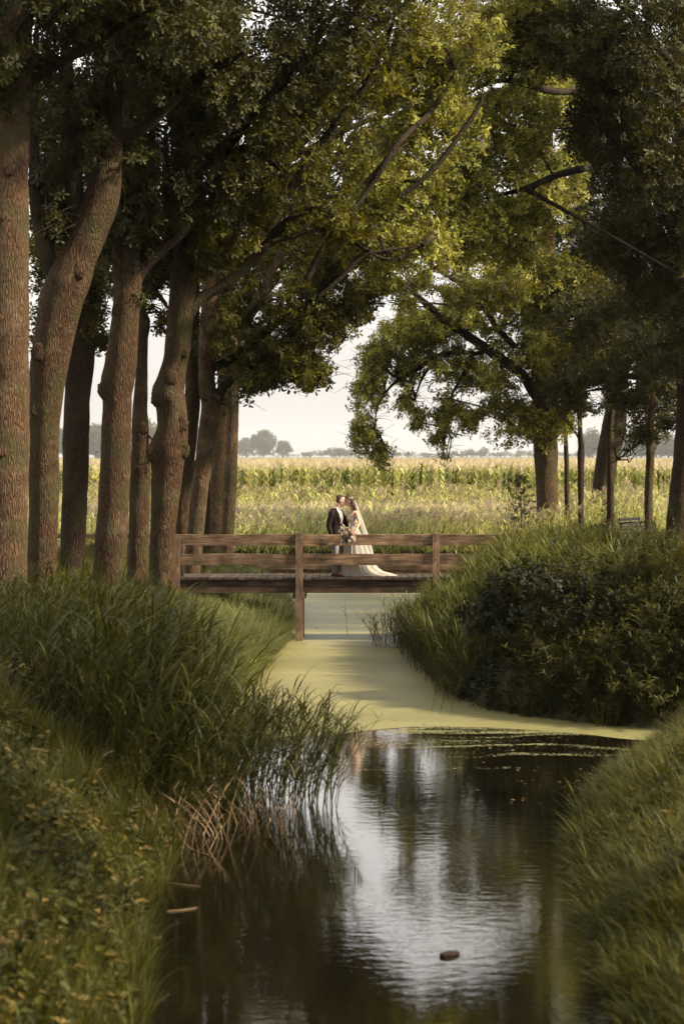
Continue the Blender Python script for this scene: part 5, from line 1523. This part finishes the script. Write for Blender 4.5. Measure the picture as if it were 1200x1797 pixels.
for i in range(44):
    px = 418 + i * 18 + random.uniform(-6, 6)
    far_tree(px, 794 + random.uniform(-5, 3), random.uniform(26, 48), 4700, 'low hazy tree blending into the continuous horizon line', 'low trees of the horizon line', 24)
for i, px in enumerate([60, 95, 120, 145, 168, 195, 222, 250, 275, 300, 335]):
    far_tree(px, 744 + random.uniform(-4, 7), 52, 3400, 'tall hazy tree seen between the left oak trunks', 'hazy trees behind the left trunks', 60, tall=True)
for i, px in enumerate([1040, 1070, 1100, 1125, 1150, 1172, 1195]):
    far_tree(px, 755 + random.uniform(-6, 12), 56, 3400, 'hazy tree seen between the right hand trunks', 'hazy trees behind the right trunks', 60, tall=True)

# ------------------------------------------------------------------ the couple
def human_mat(name, c):
    m, N, L = newmat(name)
    o = N('ShaderNodeOutputMaterial'); b = N('ShaderNodeBsdfPrincipled')
    b.inputs['Base Color'].default_value = col4(c); b.inputs['Roughness'].default_value = 0.5
    b.inputs['Subsurface Weight'].default_value = 0.08; b.inputs['Subsurface Radius'].default_value = (0.01, 0.004, 0.002)
    L(b.outputs[0], o.inputs[0]); return m
M['skin'] = human_mat('skin', (0.50, 0.28, 0.19))
M['skin_b'] = human_mat('skin_tan', (0.50, 0.27, 0.175))
M['jacket'] = simple('burgundy_wool', (0.017, 0.008, 0.009), 0.85, 0.2, 0.2, 60, bump=0.2)
M['shirt'] = simple('white_shirt', (0.72, 0.68, 0.62), 0.8, 0.2, 0.05, 30)
M['tie'] = simple('beige_tie', (0.36, 0.30, 0.25), 0.6, 0.3, 0.1, 80)
M['trouser'] = simple('grey_trousers', (0.26, 0.25, 0.235), 0.85, 0.2, 0.12, 40, bump=0.2)
M['shoe'] = simple('tan_brogue', (0.20, 0.06, 0.02), 0.35, 0.5, 0.3, 40)
M['sole'] = simple('dark_sole', (0.03, 0.02, 0.015), 0.6, 0.3)
M['hair_m'] = simple('brown_hair', (0.085, 0.04, 0.018), 0.6, 0.4, 0.3, 60, bump=0.6, stretch=(1, 1, 3))
M['hair_b'] = simple('wavy_hair', (0.085, 0.04, 0.02), 0.5, 0.5, 0.35, 40, bump=0.8, stretch=(3, 3, 1))
M['tulle'] = None
def tulle(name, c, alpha):
    m, N, L = newmat(name)
    o = N('ShaderNodeOutputMaterial'); d = N('ShaderNodeBsdfDiffuse'); t = N('ShaderNodeBsdfTranslucent'); tr = N('ShaderNodeBsdfTransparent')
    d.inputs[0].default_value = col4(c); t.inputs[0].default_value = col4(c)
    a = N('ShaderNodeMixShader'); a.inputs[0].default_value = 0.3; L(d.outputs[0], a.inputs[1]); L(t.outputs[0], a.inputs[2])
    b = N('ShaderNodeMixShader'); b.inputs[0].default_value = alpha; L(tr.outputs[0], b.inputs[1]); L(a.outputs[0], b.inputs[2])
    L(b.outputs[0], o.inputs[0]); return m
M['tulle'] = tulle('ivory_tulle', (0.50, 0.46, 0.40), 0.93)
M['veil'] = tulle('sheer_veil', (0.60, 0.56, 0.50), 0.36)
def lace():
    m, N, L = newmat('beaded_lace')
    o = N('ShaderNodeOutputMaterial'); b = N('ShaderNodeBsdfPrincipled'); b.inputs['Roughness'].default_value = 0.6
    tc = N('ShaderNodeTexCoord'); v = N('ShaderNodeTexNoise'); v.inputs['Scale'].default_value = 34; v.inputs['Detail'].default_value = 4
    L(tc.outputs['Object'], v.inputs['Vector']); rp = N('ShaderNodeValToRGB'); L(v.outputs['Fac'], rp.inputs[0])
    rp.color_ramp.elements[0].position = 0.44; rp.color_ramp.elements[0].color = (0.36, 0.22, 0.14, 1)
    rp.color_ramp.elements[1].position = 0.54; rp.color_ramp.elements[1].color = (0.68, 0.60, 0.48, 1)
    L(rp.outputs[0], b.inputs['Base Color']); L(b.outputs[0], o.inputs[0]); return m
M['lace'] = lace()

def hand(mb, wrist, d, nrm, side=1, s=1.0, curl=0.6):
    """palm and five separate fingers; d = direction of the fingers, nrm = back of the hand"""
    d = Vector(d).normalized(); nrm = Vector(nrm); nrm = (nrm - d * nrm.dot(d)).normalized(); sd_ = d.cross(nrm) * side
    w_ = Vector(wrist)
    rings = []
    for t_, hw, ht in ((-0.01, 0.022, 0.018), (0.02, 0.030, 0.017), (0.055, 0.040, 0.015), (0.088, 0.041, 0.013), (0.096, 0.036, 0.008)):
        c = w_ + d * (t_ * s)
        rings.append([tuple(c + sd_ * (cos(q * pi / 6) * hw * s) + nrm * (sin(q * pi / 6) * ht * s)) for q in range(12)])
    loft(mb, rings)
    for i, (o_, ln) in enumerate(((-0.029, 0.075), (-0.010, 0.084), (0.010, 0.078), (0.028, 0.062))):
        p = w_ + d * (0.085 * s) + sd_ * (o_ * s); path = [p - d * 0.02]
        dd = d.copy(); 
        for k in range(4):
            path.append(path[-1] + dd * (ln / 3 * s if k else 0.02)); dd = (dd - nrm * curl * 0.55).normalized()
        tube(mb, path, [0.0095 * s, 0.0095 * s, 0.009 * s, 0.008 * s, 0.0065 * s], 8)
    p = w_ + d * (0.03 * s) - sd_ * (0.028 * s)
    t1 = (d * 0.7 - sd_ * 0.7 - nrm * 0.3).normalized()
    tube(mb, [p, p + t1 * 0.035 * s, p + t1 * 0.045 * s + d * 0.025 * s, p + t1 * 0.045 * s + d * 0.048 * s], [0.013 * s, 0.0115 * s, 0.010 * s, 0.008 * s], 8)

def limbs(mb, pts, rad, n=12):
    sp = smooth_path([tuple(p) + (r,) for p, r in zip(pts, rad)], 0.03)
    tube(mb, [Vector(p[:3]) for p in sp], [p[3] for p in sp], n)

def head(mb, c, yaw, pitch, s=1.0, fem=False):
    """head profile turned to yaw, tilted by pitch; c = centre of the head"""
    loc = MB()
    prof = [(-0.115, 0.030, -0.012, 0.045), (-0.10, 0.052, 0.0, 0.055), (-0.075, 0.072, 0.004, 0.062), (-0.045, 0.082, 0.0, 0.068), (-0.01, 0.091, -0.004, 0.074), (0.03, 0.097, -0.008, 0.077), (0.065, 0.095, -0.012, 0.074), (0.095, 0.078, -0.012, 0.06), (0.115, 0.045, -0.010, 0.036), (0.122, 0.012, -0.01, 0.01)]
    rings = []
    for z, rx, ox, ry in prof:
        if z < -0.05: ox += 0.028
        rings.append([(ox + rx * cos(q * pi / 10), ry * sin(q * pi / 10), z) for q in range(20)])
    loft(loc, rings)
    # nose, lips, brow, chin, ears, eyes sockets
    nose = [[(0.082, 0.008 * cos(q), 0.03 + 0.0) for q in (0, 1.57, 3.14, 4.71)]]
    loft(loc, [[(0.075 + a, b, z) for a, b in ((0, -w_), (dx, -w_ * 0.4), (dx, w_ * 0.4), (0, w_))] for z, dx, w_ in ((0.028, 0.016, 0.008), (0.005, 0.028, 0.011), (-0.012, 0.037, 0.015), (-0.020, 0.030, 0.016), (-0.026, 0.012, 0.012))])
    ellipsoid(loc, (0.083, 0, -0.042), (0.014, 0.022, 0.006)); ellipsoid(loc, (0.082, 0, -0.053), (0.013, 0.019, 0.007))
    ellipsoid(loc, (0.070, 0, -0.083), (0.022, 0.024, 0.02)); ellipsoid(loc, (0.074, 0, 0.036), (0.016, 0.05, 0.009))
    for sy in (-1, 1):
        ellipsoid(loc, (0.0, sy * 0.076, -0.006), (0.017, 0.010, 0.030), tilt=-0.2)
        ellipsoid(loc, (0.055, sy * 0.04, -0.02), (0.03, 0.025, 0.025))
        ellipsoid(loc, (0.078, sy * 0.030, 0.016), (0.009, 0.013, 0.008))
    vs = []
    for x, y, z in loc.v:
        x, y, z = x * s, y * s, z * s
        x, z = x * cos(pitch) - z * sin(pitch), x * sin(pitch) + z * cos(pitch)
        vs.append((c[0] + x * cos(yaw) - y * sin(yaw), c[1] + x * sin(yaw) + y * cos(yaw), c[2] + z))
    mb.add(vs, loc.f)
    return lambda x, y, z: (c[0] + (x * s * cos(pitch) - z * s * sin(pitch)) * cos(yaw) - y * s * sin(yaw), c[1] + (x * s * cos(pitch) - z * s * sin(pitch)) * sin(yaw) + y * s * cos(yaw), c[2] + x * s * sin(pitch) + z * s * cos(pitch))

def remeshed(o, vox=0.006, smooth=4):
    m_ = o.modifiers.new('union', 'REMESH'); m_.mode = 'VOXEL'; m_.voxel_size = vox; m_.use_smooth_shade = True
    s_ = o.modifiers.new('soften', 'SMOOTH'); s_.iterations = smooth; s_.factor = 0.5
    return o

PY = 52.46
lip = Vector((0.075, PY, P(606, 882.5, PY).z))
# ---- man, facing right and slightly towards the camera
man = empty('person', (-0.06, PY, 0.0), 'groom in burgundy jacket and grey trousers kissing the woman on the bridge', 'person')
my = R(-30); fx, fy = cos(my), sin(my); rx_, ry_ = -sin(my) * -1, -cos(my)     # forward, right hand side
fwd = Vector((fx, fy, 0)); rgt = Vector((fy, -fx, 0))
tc_ = Vector((-0.125, PY, 0))
hc = lip + Vector((-0.098, 0.0, 0.047))
body = MB()
Tm = head(body, hc, R(-4), R(-6))
limbs(body, [tc_ + Vector((0, 0, 1.36)), tc_ + fwd * 0.01 + Vector((0, 0, 1.46)), hc + Vector((-0.012, 0, -0.06))], [0.075, 0.062, 0.060])
def TR(mb, rows, yaw, n=24, m=0):
    loft(mb, [ring(tc_.x + o_ * fx, tc_.y + o_ * fy, z, rf, rl, yaw, n) for z, rf, rl, o_ in rows], m)
torso_rows = [(0.86, 0.10, 0.15, 0), (0.95, 0.115, 0.165, 0), (1.05, 0.105, 0.155, 0), (1.15, 0.11, 0.165, 0.005), (1.28, 0.125, 0.185, 0.01), (1.38, 0.115, 0.195, 0.0), (1.44, 0.08, 0.15, -0.01), (1.475, 0.055, 0.07, 0)]
TR(body, torso_rows, my)
shR = tc_ + rgt * 0.185 + Vector((0, 0, 1.40)); elR = shR + rgt * 0.05 - fwd * 0.05 + Vector((0, 0, -0.29)); wrR = elR + fwd * 0.075 - rgt * 0.0 + Vector((0, 0, -0.245))
limbs(body, [shR, elR, wrR], [0.052, 0.042, 0.028])
hand(body, wrR, Vector((0.15, 0, -1)), rgt, 1, 1.0, 0.7)
shL = tc_ - rgt * 0.185 + Vector((0, 0, 1.40)); elL = shL - rgt * 0.04 + fwd * 0.10 + Vector((0, 0, -0.26)); wrL = Vector((0.14, PY + 0.17, 1.10))
limbs(body, [shL, elL, wrL], [0.052, 0.042, 0.028])
hand(body, wrL, Vector((0.9, -0.3, 0.05)), Vector((0.2, 0.9, 0.1)), 1, 1.0, 0.5)
hipR = tc_ + rgt * 0.085 + Vector((0, 0, 0.90)); hipL = tc_ - rgt * 0.085 + Vector((0, 0, 0.90))
ankR = Vector((-0.155, PY - 0.10, 0.10)); ankL = Vector((-0.09, PY + 0.10, 0.10))
limbs(body, [hipR, hipR.lerp(ankR, 0.5) + fwd * 0.03, ankR], [0.085, 0.056, 0.038])
limbs(body, [hipL, hipL.lerp(ankL, 0.5) + fwd * 0.03, ankL], [0.085, 0.056, 0.038])
for a_ in (ankR, ankL): limbs(body, [a_, a_ + fwd * 0.04 + Vector((0, 0, -0.05)), a_ + fwd * 0.15 + Vector((0, 0, -0.065))], [0.038, 0.036, 0.022])
remeshed(body.obj('body', M['skin'], man))
# trousers
tr = MB()
loft(tr, [ring(tc_.x, tc_.y, z, a, b, my) for z, a, b in ((0.80, 0.118, 0.165), (0.90, 0.125, 0.17), (1.02, 0.118, 0.165))])
for hp, an in ((hipR, ankR), (hipL, ankL)):
    kn = hp.lerp(an, 0.5) + fwd * 0.03
    limbs(tr, [hp + Vector((0, 0, 0.0)), hp.lerp(kn, 0.6), kn, kn.lerp(an, 0.5), an + Vector((0, 0, 0.0))], [0.102, 0.088, 0.070, 0.064, 0.060], 16)
remeshed(tr.obj('trousers', M['trouser'], man), 0.008, 3)
# shoes
for a_ in (ankR, ankL):
    sh = MB(); d_ = fwd if a_ is ankR else Vector((1, -0.1, 0)).normalized(); s_ = Vector((-d_.y, d_.x, 0))
    rings = []
    for t_, w2, h_ in ((-0.085, 0.022, 0.05), (-0.07, 0.034, 0.085), (-0.03, 0.038, 0.095), (0.02, 0.040, 0.085), (0.07, 0.045, 0.062), (0.12, 0.046, 0.048), (0.165, 0.036, 0.038), (0.19, 0.015, 0.025)):
        c = Vector((a_.x, a_.y, 0)) + d_ * t_
        rings.append([tuple(c + s_ * (w2 * cos(q * pi / 8)) + Vector((0, 0, 0.016 + max(0, h_ * (0.5 + 0.5 * sin(q * pi / 8)))))) for q in range(16)])
    loft(sh, rings); so = sh.obj('shoe', M['shoe'], man, True)
    sl = MB(); rings = []
    for t_, w2 in ((-0.09, 0.022), (-0.07, 0.036), (0.0, 0.038), (0.09, 0.047), (0.16, 0.040), (0.20, 0.014)):
        c = Vector((a_.x, a_.y, 0)) + d_ * t_
        rings.append([tuple(c + s_ * w_ + Vector((0, 0, z))) for w_, z in ((-w2, 0.003), (w2, 0.003), (w2, 0.02), (-w2, 0.02))])
    loft(sl, rings); sl.obj('sole', M['sole'], so)
# shirt front, jacket with an open V
st = MB()
loft(st, [ring(tc_.x + o_ * fx, tc_.y + o_ * fy, z, rf + 0.010, rl + 0.008, my) for z, rf, rl, o_ in torso_rows[1:]])
limbs(st, [tc_ + Vector((0, 0, 1.43)), tc_ + fwd * 0.015 + Vector((0, 0, 1.50))], [0.072, 0.067], 18)
remeshed(st.obj('shirt', M['shirt'], man), 0.007, 2)
jk = MB()
rings = []
opening = [(0.80, 0.16), (0.90, 0.14), (1.02, 0.10), (1.06, 0.10), (1.15, 0.26), (1.28, 0.42), (1.38, 0.5), (1.44, 0.62), (1.485, 0.8)]
jr = {0.80: (0.148, 0.19, 0), 0.90: (0.142, 0.185, 0), 1.02: (0.13, 0.172, 0), 1.06: (0.128, 0.17, 0), 1.15: (0.132, 0.18, .005), 1.28: (0.145, 0.20, 0.01), 1.38: (0.135, 0.208, 0), 1.44: (0.10, 0.165, -0.01), 1.485: (0.078, 0.09, -0.01)}
NQ = 30
for z, ga in opening:
    rf, rl, o_ = jr[z]
    rr = []
    for q in range(NQ + 1):
        t_ = ga + (2 * pi - 2 * ga) * q / NQ
        a, b = rf * cos(t_), rl * sin(t_)
        rr.append((tc_.x + (a + o_) * fx - b * fy, tc_.y + (a + o_) * fy + b * fx, z))
    rings.append(rr)
n = NQ + 1
jk.add([p for r_ in rings for p in r_], [(i * n + q, i * n + q + 1, (i + 1) * n + q + 1, (i + 1) * n + q) for i in range(len(rings) - 1) for q in range(NQ)])
jo = jk.obj('jacket', M['jacket'], man, True)
sm = jo.modifiers.new('thickness', 'SOLIDIFY'); sm.thickness = 0.012; sm.offset = 0
ss = jo.modifiers.new('smooth', 'SUBSURF'); ss.levels = 1; ss.render_levels = 1
for (a_, b_, c_) in ((shR, elR, wrR), (shL, elL, wrL)):
    sv = MB()
    limbs(sv, [a_ + Vector((0, 0, 0.012)) - (a_ - tc_ - Vector((0, 0, a_.z))) * 0.25, a_ - Vector((0, 0, 0.03)), a_.lerp(b_, 0.5), b_, b_.lerp(c_, 0.55), c_ + (b_ - c_) * 0.06], [0.062, 0.072, 0.064, 0.058, 0.050, 0.046], 16)
    sv.obj('sleeve', M['jacket'], man, True)
    cu = MB(); limbs(cu, [c_ + (b_ - c_) * 0.07, c_ + (c_ - b_).normalized() * 0.008], [0.040, 0.038], 14); cu.obj('cuff', M['shirt'], man, True)
# lapels and tie
for sgn in (-1, 1):
    lp = MB(); rr = []
    for z, ga in opening[3:]:
        rf, rl, o_ = jr[z]
        for e_ in (0.0, 0.30 if z < 1.42 else 0.2):
            t_ = sgn * (ga + e_ * (0.2 if z < 1.1 else 1)); a, b = (rf + 0.014) * cos(t_), (rl + 0.012) * sin(t_)
            rr.append((tc_.x + (a + o_) * fx - b * fy, tc_.y + (a + o_) * fy + b * fx, z))
    lp.add(rr, [(2 * i, 2 * i + 1, 2 * i + 3, 2 * i + 2) for i in range(len(rr) // 2 - 1)])
    lo = lp.obj('lapel', M['jacket'], man); s2 = lo.modifiers.new('thickness', 'SOLIDIFY'); s2.thickness = 0.007
ti = MB(); rr = []
for z, w2, f_ in ((1.08, 0.030, 0.130), (1.15, 0.034, 0.136), (1.28, 0.028, 0.150), (1.38, 0.02, 0.140), (1.44, 0.014, 0.105), (1.465, 0.022, 0.10), (1.49, 0.016, 0.088)):
    c = tc_ + fwd * f_ + Vector((0, 0, z))
    rr.append([tuple(c - rgt * w2), tuple(c + fwd * 0.008), tuple(c + rgt * w2), tuple(c - fwd * 0.008)])
loft(ti, rr); ti.obj('tie', M['tie'], man)
# hair and beard shadow
hm = MB(); rings = []
for z, rx2, ox, ry2 in ((-0.055, 0.03, -0.070, 0.050), (-0.02, 0.042, -0.062, 0.074), (0.02, 0.060, -0.046, 0.080), (0.05, 0.070, -0.036, 0.080), (0.072, 0.080, -0.029, 0.078), (0.095, 0.091, -0.014, 0.071), (0.113, 0.074, -0.014, 0.056), (0.124, 0.048, -0.012, 0.036), (0.130, 0.018, -0.012, 0.012)):
    rings.append([Tm(ox + (rx2 + 0.004 * sin(q * 3.3 + z * 90)) * cos(q * pi / 11), (ry2 + 0.002 * sin(q * 4)) * sin(q * pi / 11), z) for q in range(22)])
loft(hm, rings); hm.obj('hair', M['hair_m'], man, True)

# ---- bride, facing left
br = empty('person', (0.22, PY + 0.02, 0.0), 'bride in lace bodice, tulle skirt and veil kissing the man on the bridge', 'person')
by_ = R(180 + 28); bfx, bfy = cos(by_), sin(by_); bf = Vector((bfx, bfy, 0)); bl = Vector((-bfy, bfx, 0))      # bl = her left side
bc = Vector((0.235, PY + 0.03, 0))
hb = lip + Vector((0.088, 0.0, 0.040))
hb.y += 0.002
body = MB()
Tb = head(body, hb, R(184), R(6), 0.93, True)
limbs(body, [bc + Vector((0.01, 0, 1.36)), bc + Vector((0.0, 0, 1.46)), hb + Vector((0.02, 0, -0.06))], [0.062, 0.048, 0.048])
brow = [(0.88, 0.115, 0.17, 0), (0.98, 0.11, 0.165, 0), (1.08, 0.085, 0.125, 0), (1.14, 0.088, 0.128, 0.0), (1.24, 0.112, 0.145, 0.015), (1.31, 0.105, 0.15, 0.012), (1.39, 0.075, 0.165, -0.005), (1.435, 0.055, 0.11, -0.01), (1.46, 0.045, 0.05, -0.01)]
loft(body, [ring(bc.x + o_ * bfx, bc.y + o_ * bfy, z, rf, rl, by_) for z, rf, rl, o_ in brow])
bqc = P(609, 938, 51.88)
sL = bc + bl * 0.165 + Vector((0, 0, 1.375)); eL = Vector((P(630, 912, PY).x, PY - 0.20, 1.17)); wL = Vector((P(624, 934, 52.1).x, 52.05, 0.985))
sR = bc - bl * 0.165 + Vector((0, 0, 1.375)); eR = sR + bf * 0.03 - bl * 0.06 + Vector((0, 0, -0.25)); wR = Vector((0.10, PY + 0.24, 1.25))
limbs(body, [sL, sL.lerp(eL, 0.5), eL, eL.lerp(wL, 0.5), wL], [0.044, 0.040, 0.034, 0.031, 0.022])
limbs(body, [sR, eR, wR], [0.042, 0.034, 0.022])
hand(body, wL, Vector((-0.75, -0.35, -0.5)), Vector((0.3, -0.75, 0.6)), -1, 0.92, 0.9)
hand(body, wR, Vector((-0.8, 0, 0.4)), Vector((0.3, 0.9, 0.2)), 1, 0.92, 0.5)
for sgn in (-1, 1):
    hp = bc + bl * (0.08 * sgn) + Vector((0, 0, 0.9)); an = hp + Vector((0, 0, -0.80))
    limbs(body, [hp, hp.lerp(an, 0.5), an, an + bf * 0.12 + Vector((0, 0, -0.07))], [0.085, 0.052, 0.032, 0.022])
remeshed(body.obj('body', M['skin_b'], br))
bd = MB()
loft(bd, [ring(bc.x + o_ * bfx, bc.y + o_ * bfy, z, rf + 0.007, rl + 0.006, by_, 28) for z, rf, rl, o_ in brow[1:6]] + [ring(bc.x + 0.01 * bfx, bc.y + 0.01 * bfy, 1.345, 0.100, 0.150, by_, 28)])
for sgn in (-1, 1):
    limbs(bd, [bc + bl * (0.10 * sgn) + bf * 0.085 + Vector((0, 0, 1.32)), bc + bl * (0.115 * sgn) + Vector((0, 0, 1.422)), bc + bl * (0.10 * sgn) - bf * 0.08 + Vector((0, 0, 1.32))], [0.022, 0.019, 0.022], 10)
remeshed(bd.obj('bodice', M['lace'], br), 0.006, 1)
# skirt with train
sk = MB(); rings = []
prof = [(1.09, 0.235, 0.095, 0.095, 0.13), (1.04, 0.235, 0.115, 0.12, 0.155), (0.95, 0.24, 0.16, 0.165, 0.19), (0.80, 0.25, 0.20, 0.23, 0.24), (0.60, 0.26, 0.235, 0.30, 0.29), (0.42, 0.265, 0.25, 0.37, 0.32), (0.28, 0.27, 0.26, 0.43, 0.34), (0.18, 0.27, 0.268, 0.50, 0.35), (0.11, 0.27, 0.27, 0.60, 0.35), (0.06, 0.27, 0.272, 0.78, 0.34), (0.03, 0.27, 0.274, 0.86, 0.33), (0.012, 0.27, 0.276, 0.90, 0.33)]
NS = 120
for z, cx_, rl_, rr2, ry2 in prof:
    rr = []
    f_ = min(1, max(0, (1.05 - z) / 0.6))
    for q in range(NS):
        t_ = 2 * pi * q / NS
        pl = 1 + f_ * (0.035 * sin(t_ * 17 + 1.3 * sin(t_ * 3)) + 0.018 * sin(t_ * 31 + z * 2))
        c_, s_ = cos(t_), sin(t_)
        ex = rr2 if c_ > 0 else rl_
        yy = ry2 * (1 - 0.45 * max(0, c_) ** 2 * min(1, max(0, (0.3 - z) / 0.25)))
        rr.append((cx_ + ex * c_ * pl, PY + 0.03 + yy * s_ * pl * 0.93, max(z + (0.006 * sin(t_ * 9) if z < 0.1 else 0), 0.008)))
    rings.append(rr)
loft(sk, rings, cap=False); sko = sk.obj('skirt', M['tulle'], br, True)
# veil
vl = MB(); rings = []
for z, cx_, r_, ry2 in ((1.66, 0.225, 0.06, 0.05), (1.62, 0.22, 0.08, 0.075), (1.54, 0.215, 0.115, 0.11), (1.40, 0.22, 0.165, 0.165), (1.2, 0.235, 0.22, 0.2), (1.0, 0.25, 0.275, 0.23), (0.8, 0.26, 0.33, 0.25), (0.6, 0.27, 0.38, 0.28), (0.45, 0.27, 0.41, 0.30)):
    rr = []
    for q in range(41):
        t_ = R(-48 + 104 * q / 40); pl = 1 + 0.035 * sin(t_ * 22 + z)
        rr.append((cx_ + r_ * cos(t_) * pl, PY + 0.03 + ry2 * sin(t_) * pl, z))
    rings.append(rr)
n = 41
vl.add([p for r_ in rings for p in r_], [(i * n + q, i * n + q + 1, (i + 1) * n + q + 1, (i + 1) * n + q) for i in range(len(rings) - 1) for q in range(40)])
vl.obj('veil', M['veil'], br, True)
# hair: cap, gathered back, loose waves down to the shoulder
hb_ = MB(); rings = []
for z, rx2, ox, ry2 in ((-0.06, 0.045, -0.075, 0.06), (-0.02, 0.068, -0.056, 0.080), (0.025, 0.088, -0.034, 0.088), (0.06, 0.105, -0.012, 0.088), (0.09, 0.106, -0.008, 0.082), (0.12, 0.092, -0.008, 0.066), (0.14, 0.055, -0.012, 0.04), (0.146, 0.02, -0.012, 0.015)):
    rings.append([Tb(ox + (rx2 + 0.005 * sin(q * 2.7 + z * 70)) * cos(q * pi / 11), (ry2 + 0.003 * sin(q * 4)) * sin(q * pi / 11), z) for q in range(22)])
loft(hb_, rings)
for i in range(26):
    a = random.uniform(-1.2, 1.2); s0 = Vector(Tb(-0.05 - 0.05 * random.random(), 0.07 * sin(a), -0.02 + 0.07 * random.random()))
    pts = [s0]; ph = random.uniform(0, 6)
    for k in range(1, 7):
        pts.append(s0 + Vector((0.022 * sin(ph + k * 1.5) + 0.012 * k, 0.02 * cos(ph + k * 1.3) - 0.012 * k * (1 if a < 0 else 0.3), -0.042 * k)))
    sp = smooth_path([tuple(p) for p in pts], 0.02)
    tube(hb_, [Vector(p) for p in sp], [0.016 * (1 - 0.6 * j / len(sp)) for j in range(len(sp))], 6)
hb_.obj('hair', M['hair_b'], br, True)
hp_ = MB()
for i in range(12):
    a = 0.3 + i * 0.16; p = Vector(Tb(0.05 - 0.10 * (i / 12), 0.088 * (0.75 + 0.25 * sin(a)), 0.085 - 0.02 * sin(i)))
    leaf(hp_, p, rdir(-20, 60), Vector((0, -1, 0.4)), 0.03, PLAIN_OUT, 1.2)
M['pin'] = simple('gold_leaf_pin', (0.6, 0.48, 0.3), 0.4, 0.5, 0.1, 10)
hp_.obj('hair_piece', M['pin'], br)

# ---- bouquet held over the top rail
bq = empty('bouquet', tuple(bqc), 'loose dried flower bouquet with beige ribbon held over the top rail', 'bouquet')
def petals(name, mat, items, parent, n_=7, outl=PLAIN_OUT, wid=1.3, up=0.5):
    for (c, s_) in items:
        mb = MB(); c = Vector(c); ax = (c - bqc + Vector((0, -0.12, 0.05))).normalized()
        u = ax.cross(Vector((0.2, 0.1, 1))).normalized(); v = ax.cross(u)
        for i in range(n_):
            a = 2 * pi * i / n_; d = u * cos(a) + v * sin(a) + ax * up
            leaf(mb, c, d, ax, s_, outl, wid, 0, -0.2, 0.2)
            if i % 2: leaf(mb, c + ax * 0.004, d + ax * 0.7, ax, s_ * 0.7, outl, wid, 0, -0.2, 0.2)
        mb.obj(name, mat, parent)
M['fl_white'] = simple('cream_petal', (0.72, 0.66, 0.55), 0.7, 0.3, 0.1, 40)
M['fl_peach'] = simple('peach_petal', (0.62, 0.33, 0.17), 0.7, 0.3, 0.15, 40)
M['fl_pink'] = simple('dusty_pink_petal', (0.52, 0.33, 0.27), 0.7, 0.3, 0.15, 40)
M['fl_dark'] = simple('dark_berry', (0.10, 0.05, 0.035), 0.6, 0.3, 0.15, 40)
M['ribbon'] = simple('beige_ribbon', (0.50, 0.37, 0.27), 0.6, 0.3, 0.08, 20)
def B_(px, py, dy=0.0): return tuple(P(px, py, 51.86 + dy))
petals('cream_flower', M['fl_white'], [(B_(597, 933), .05), (B_(602, 937, -.02), .055), (B_(606, 941), .045), (B_(600, 929), .04), (B_(613, 947, -.02), .055), (B_(617, 941, -.02), .05), (B_(611, 952), .04)], bq)
petals('peach_flower', M['fl_peach'], [(B_(614, 931, -.03), .045), (B_(610, 927), .035)], bq, 9)
petals('pink_flower', M['fl_pink'], [(B_(606, 931), .05), (B_(620, 932), .05), (B_(619, 937, -.03), .045), (B_(603, 947), .045), (B_(609, 935, -.04), .05)], bq)
petals('dark_leaf', M['fl_dark'], [(B_(608, 945), .08), (B_(604, 942), .08), (B_(613, 940), .09), (B_(610, 950), .07)], bq, 8, LANCE_OUT, 2.0, 0.1)
mb = MB()
for (a, b_) in (((606, 926), (601, 920)), ((612, 926), (614, 918)), ((604, 928), (597, 924)), ((601, 945), (598, 953)), ((618, 930), (624, 925))):
    p0, p1 = Vector(B_(*a)), Vector(B_(*b_)); tube(mb, [p0, p1], [0.006, 0.012], 6)
mb.obj('dried_grass', M['fl_white'], bq)
mb = MB()
p0 = Vector(B_(622, 937)); loft(mb, [[tuple(p0 + Vector((dx + 0.006 * sin(k * 1.3), dy + 0.01 * sin(k * 0.9), -0.027 * k))) for dx, dy in ((-w2, 0), (w2, 0), (w2, 0.004), (-w2, 0.004))] for k, w2 in enumerate((0.008, 0.02, 0.026, 0.03, 0.032, 0.03, 0.034, 0.036, 0.03))])
mb.obj('ribbon', M['ribbon'], bq)
mb = MB(); tube(mb, [Vector(B_(612, 938)), Vector(B_(624, 938, 0.12)), Vector(B_(630, 940, 0.22))], [0.02, 0.017, 0.013], 8); mb.obj('stems', M['fl_dark'], bq)

# ------------------------------------------------------------------ haze: one closed box of thin air
mb = MB(); box(mb, -2410, 2410, -66, 7960, -3.4, 90)
hm_ = bpy.data.materials.new('haze'); hm_.use_nodes = True; hm_.node_tree.nodes.clear()
o_ = hm_.node_tree.nodes.new('ShaderNodeOutputMaterial'); pv = hm_.node_tree.nodes.new('ShaderNodeVolumePrincipled')
pv.inputs['Density'].default_value = 0.00005; pv.inputs['Color'].default_value = (0.90, 0.93, 0.95, 1)
hm_.node_tree.links.new(pv.outputs[0], o_.inputs['Volume'])
hz = mb.obj('haze', hm_); tag(hz, 'thin pale air over the whole landscape', kind='stuff')
